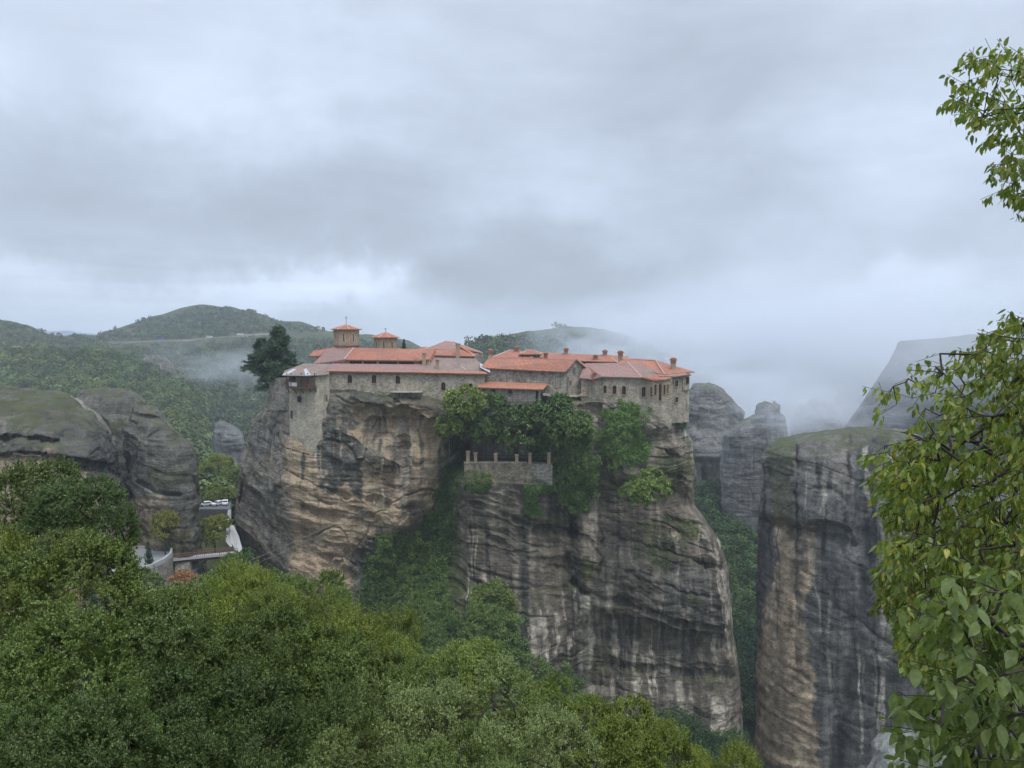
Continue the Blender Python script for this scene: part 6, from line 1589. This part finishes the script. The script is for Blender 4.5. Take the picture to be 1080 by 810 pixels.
def near_tree(name, label, root, trunk_pts, regions, ll, lw, seed, mat, r_tip=.0035):
    rg = np.random.default_rng(seed); C = []; K = []
    for poly, n, Y0, Y1, per in regions:
        P0 = np.array(poly, float); lo, hi = P0.min(0), P0.max(0); q = rg.uniform(lo, hi, (n * 6, 2)); q = q[in_poly(q[:, 0], q[:, 1], poly)][:n]
        for x, y in q: C.append(tuple(P(x, y, rg.uniform(Y0, Y1)))); K.append(per)
    C = np.array(C); K = np.array(K)
    nd, pr, r = skeleton(root, [tuple(c) for c in C], r_tip, sag=-.04, rng=rg, trunk_pts=trunk_pts, power=2.7)
    e = empty(name, root, label=label, cat='tree')
    out = unit(C - np.array(trunk_pts[-1])) ; out = unit(out + rg.normal(size=C.shape) * .55)
    Vs, Qs, off = [], [], 0
    tw = []
    for per in sorted(set(K)):
        s_ = K == per; V, Q = leaves_big(C[s_], out[s_], per, ll, lw, rg); Vs.append(V); Qs.append(Q + off); off += len(V)
    for c_, o_ in zip(C, out): tw.append((c_, c_ + o_ * .17))
    o = mesh_np('leaves', np.concatenate(Vs), np.concatenate(Qs), mat, smooth_=False); o.parent = e; o.location = -Vector(root)
    n0 = len(nd); nd2 = np.concatenate([nd, np.array([a for a, b in tw]), np.array([b for a, b in tw])]); m_ = len(tw)
    par2 = np.concatenate([pr, np.zeros(m_, int), n0 + np.arange(m_)]); r2 = np.concatenate([r, np.full(2 * m_, .0016)])
    V, Q = branch_mesh(nd2, par2, r2, 5)
    keep = np.ones(len(nd2) - 1, bool); keep[n0 - 1:n0 - 1 + m_] = False
    Qk = Q.reshape(5, -1, 4)[:, keep].reshape(-1, 4)
    b = mesh_np('branches', V, Qk, M_bark_d, smooth_=True); b.parent = e; b.location = -Vector(root)
    return e
gz = lambda x, y: float(ground_z(np.array(x), np.array(y)))
rt = (4.9, 5.2, gz(4.9, 5.2)); 
near_tree('nettle_tree', 'broad-leaved tree with yellowing hanging leaves reaching in from the side, high branch included', rt,
    [(4.85, 5.2, -2.6), (4.6, 5.1, -1.4), (4.7, 5.2, -.2), (4.8, 5.2, .8)],
    [([(1020, 60), (1034, 56), (1064, 51), (1094, 44), (1110, 46), (1110, 150), (1094, 160), (1064, 140), (1032, 138), (1020, 118)], 62, 4.6, 5.6, 17),
     ([(1054, 150), (1110, 150), (1110, 240), (1112, 250), (1092, 215), (1048, 206), (1064, 190)], 36, 4.7, 5.5, 16),
     ([(1040, 342), (1086, 330), (1120, 335), (1120, 560), (970, 560), (940, 500), (955, 470), (1000, 440), (1020, 380)], 330, 4.4, 6.2, 22),
     ([(935, 395), (965, 372), (1010, 372), (1030, 400), (1010, 450), (950, 460), (930, 440)], 26, 4.6, 5.6, 8),
     ([(932, 470), (970, 460), (995, 500), (990, 560), (940, 545), (932, 500)], 52, 4.5, 5.4, 18),
     ([(940, 560), (1120, 545), (1120, 720), (1000, 720), (972, 690), (945, 660), (935, 610)], 470, 3.9, 5.8, 22)],
    .058, .027, 61, M_leaf_y, .0024)
rt2 = (2.9, 3.2, gz(2.9, 3.2))
near_tree('nettle_sapling', 'closest sapling with larger pale green leaves in the lower corner', rt2, [(2.8, 3.1, -3.2), (2.6, 3.0, -2.4), (2.4, 2.9, -1.6)],
    [([(984, 660), (1024, 640), (1054, 620), (1110, 640), (1110, 830), (984, 830), (974, 760), (999, 720)], 120, 2.5, 3.3, 12), ([(1024, 610), (1044, 600), (1059, 640), (1034, 660)], 6, 2.5, 2.8, 8)],
    .066, .037, 62, leaf_mat('fresh_leaves', [(.12, .165, .045), (.155, .20, .058), (.11, .15, .042), (.21, .25, .085)], .4, .4, False))

# ---------------------------------------------------------------- damp air and drifting mist
def volume_mat(name, dens, col, noise=None):
    t = NT(name); v = t.n('ShaderNodeVolumePrincipled'); v.inputs['Color'].default_value = (*col, 1); v.inputs['Anisotropy'].default_value = .1
    if noise is None: v.inputs['Density'].default_value = dens
    else:
        tc = t.n('ShaderNodeTexCoord'); ln = t.n('ShaderNodeVectorMath', operation='LENGTH'); t.l(tc.outputs['Object'], ln.inputs[0])
        fall = t.n('ShaderNodeMapRange'); fall.interpolation_type = 'SMOOTHSTEP'; t.l(ln.outputs['Value'], fall.inputs[0])
        fall.inputs[1].default_value = 1.0; fall.inputs[2].default_value = .25; fall.inputs[3].default_value = 0; fall.inputs[4].default_value = 1
        n_ = t.noise(noise[0], t.mapping(tc.outputs['Object'], noise[1]), 3, .55)
        k = t.ramp(n_, [(noise[2], 0), (noise[3], 1)])
        t.l(t.math('MULTIPLY', t.math('MULTIPLY', fall.outputs[0], k), dens), v.inputs['Density'])
    o = t.n('ShaderNodeOutputMaterial'); t.l(v.outputs[0], o.inputs['Volume'])
    return t.m
bpy.context.view_layer.update()
hz = MB().box((-7000, -60, -140), (7000, 7000, 150)).build('haze', volume_mat('damp_air', HAZE, (.84, .91, 1.0))); tag(hz, kind='stuff')
def mist(px, py, Y_, rx, ry, rz, dens, seed, cut=(.38, .62)):
    bm = bmesh.new(); bmesh.ops.create_icosphere(bm, subdivisions=3, radius=1.0); me = bpy.data.meshes.new('mist'); bm.to_mesh(me); bm.free()
    mt = volume_mat('mist_bank', dens, (.90, .94, 1.0), (1.5, (1.3 + seed * .1, 1.0, 1.5), *cut)); me.materials.append(mt)
    o = bpy.data.objects.new('mist', me); link(o); o.location = P(px, py, Y_); o.scale = (rx, ry, rz); tag(o, kind='stuff'); return o
for a in MISTS: mist(*a)
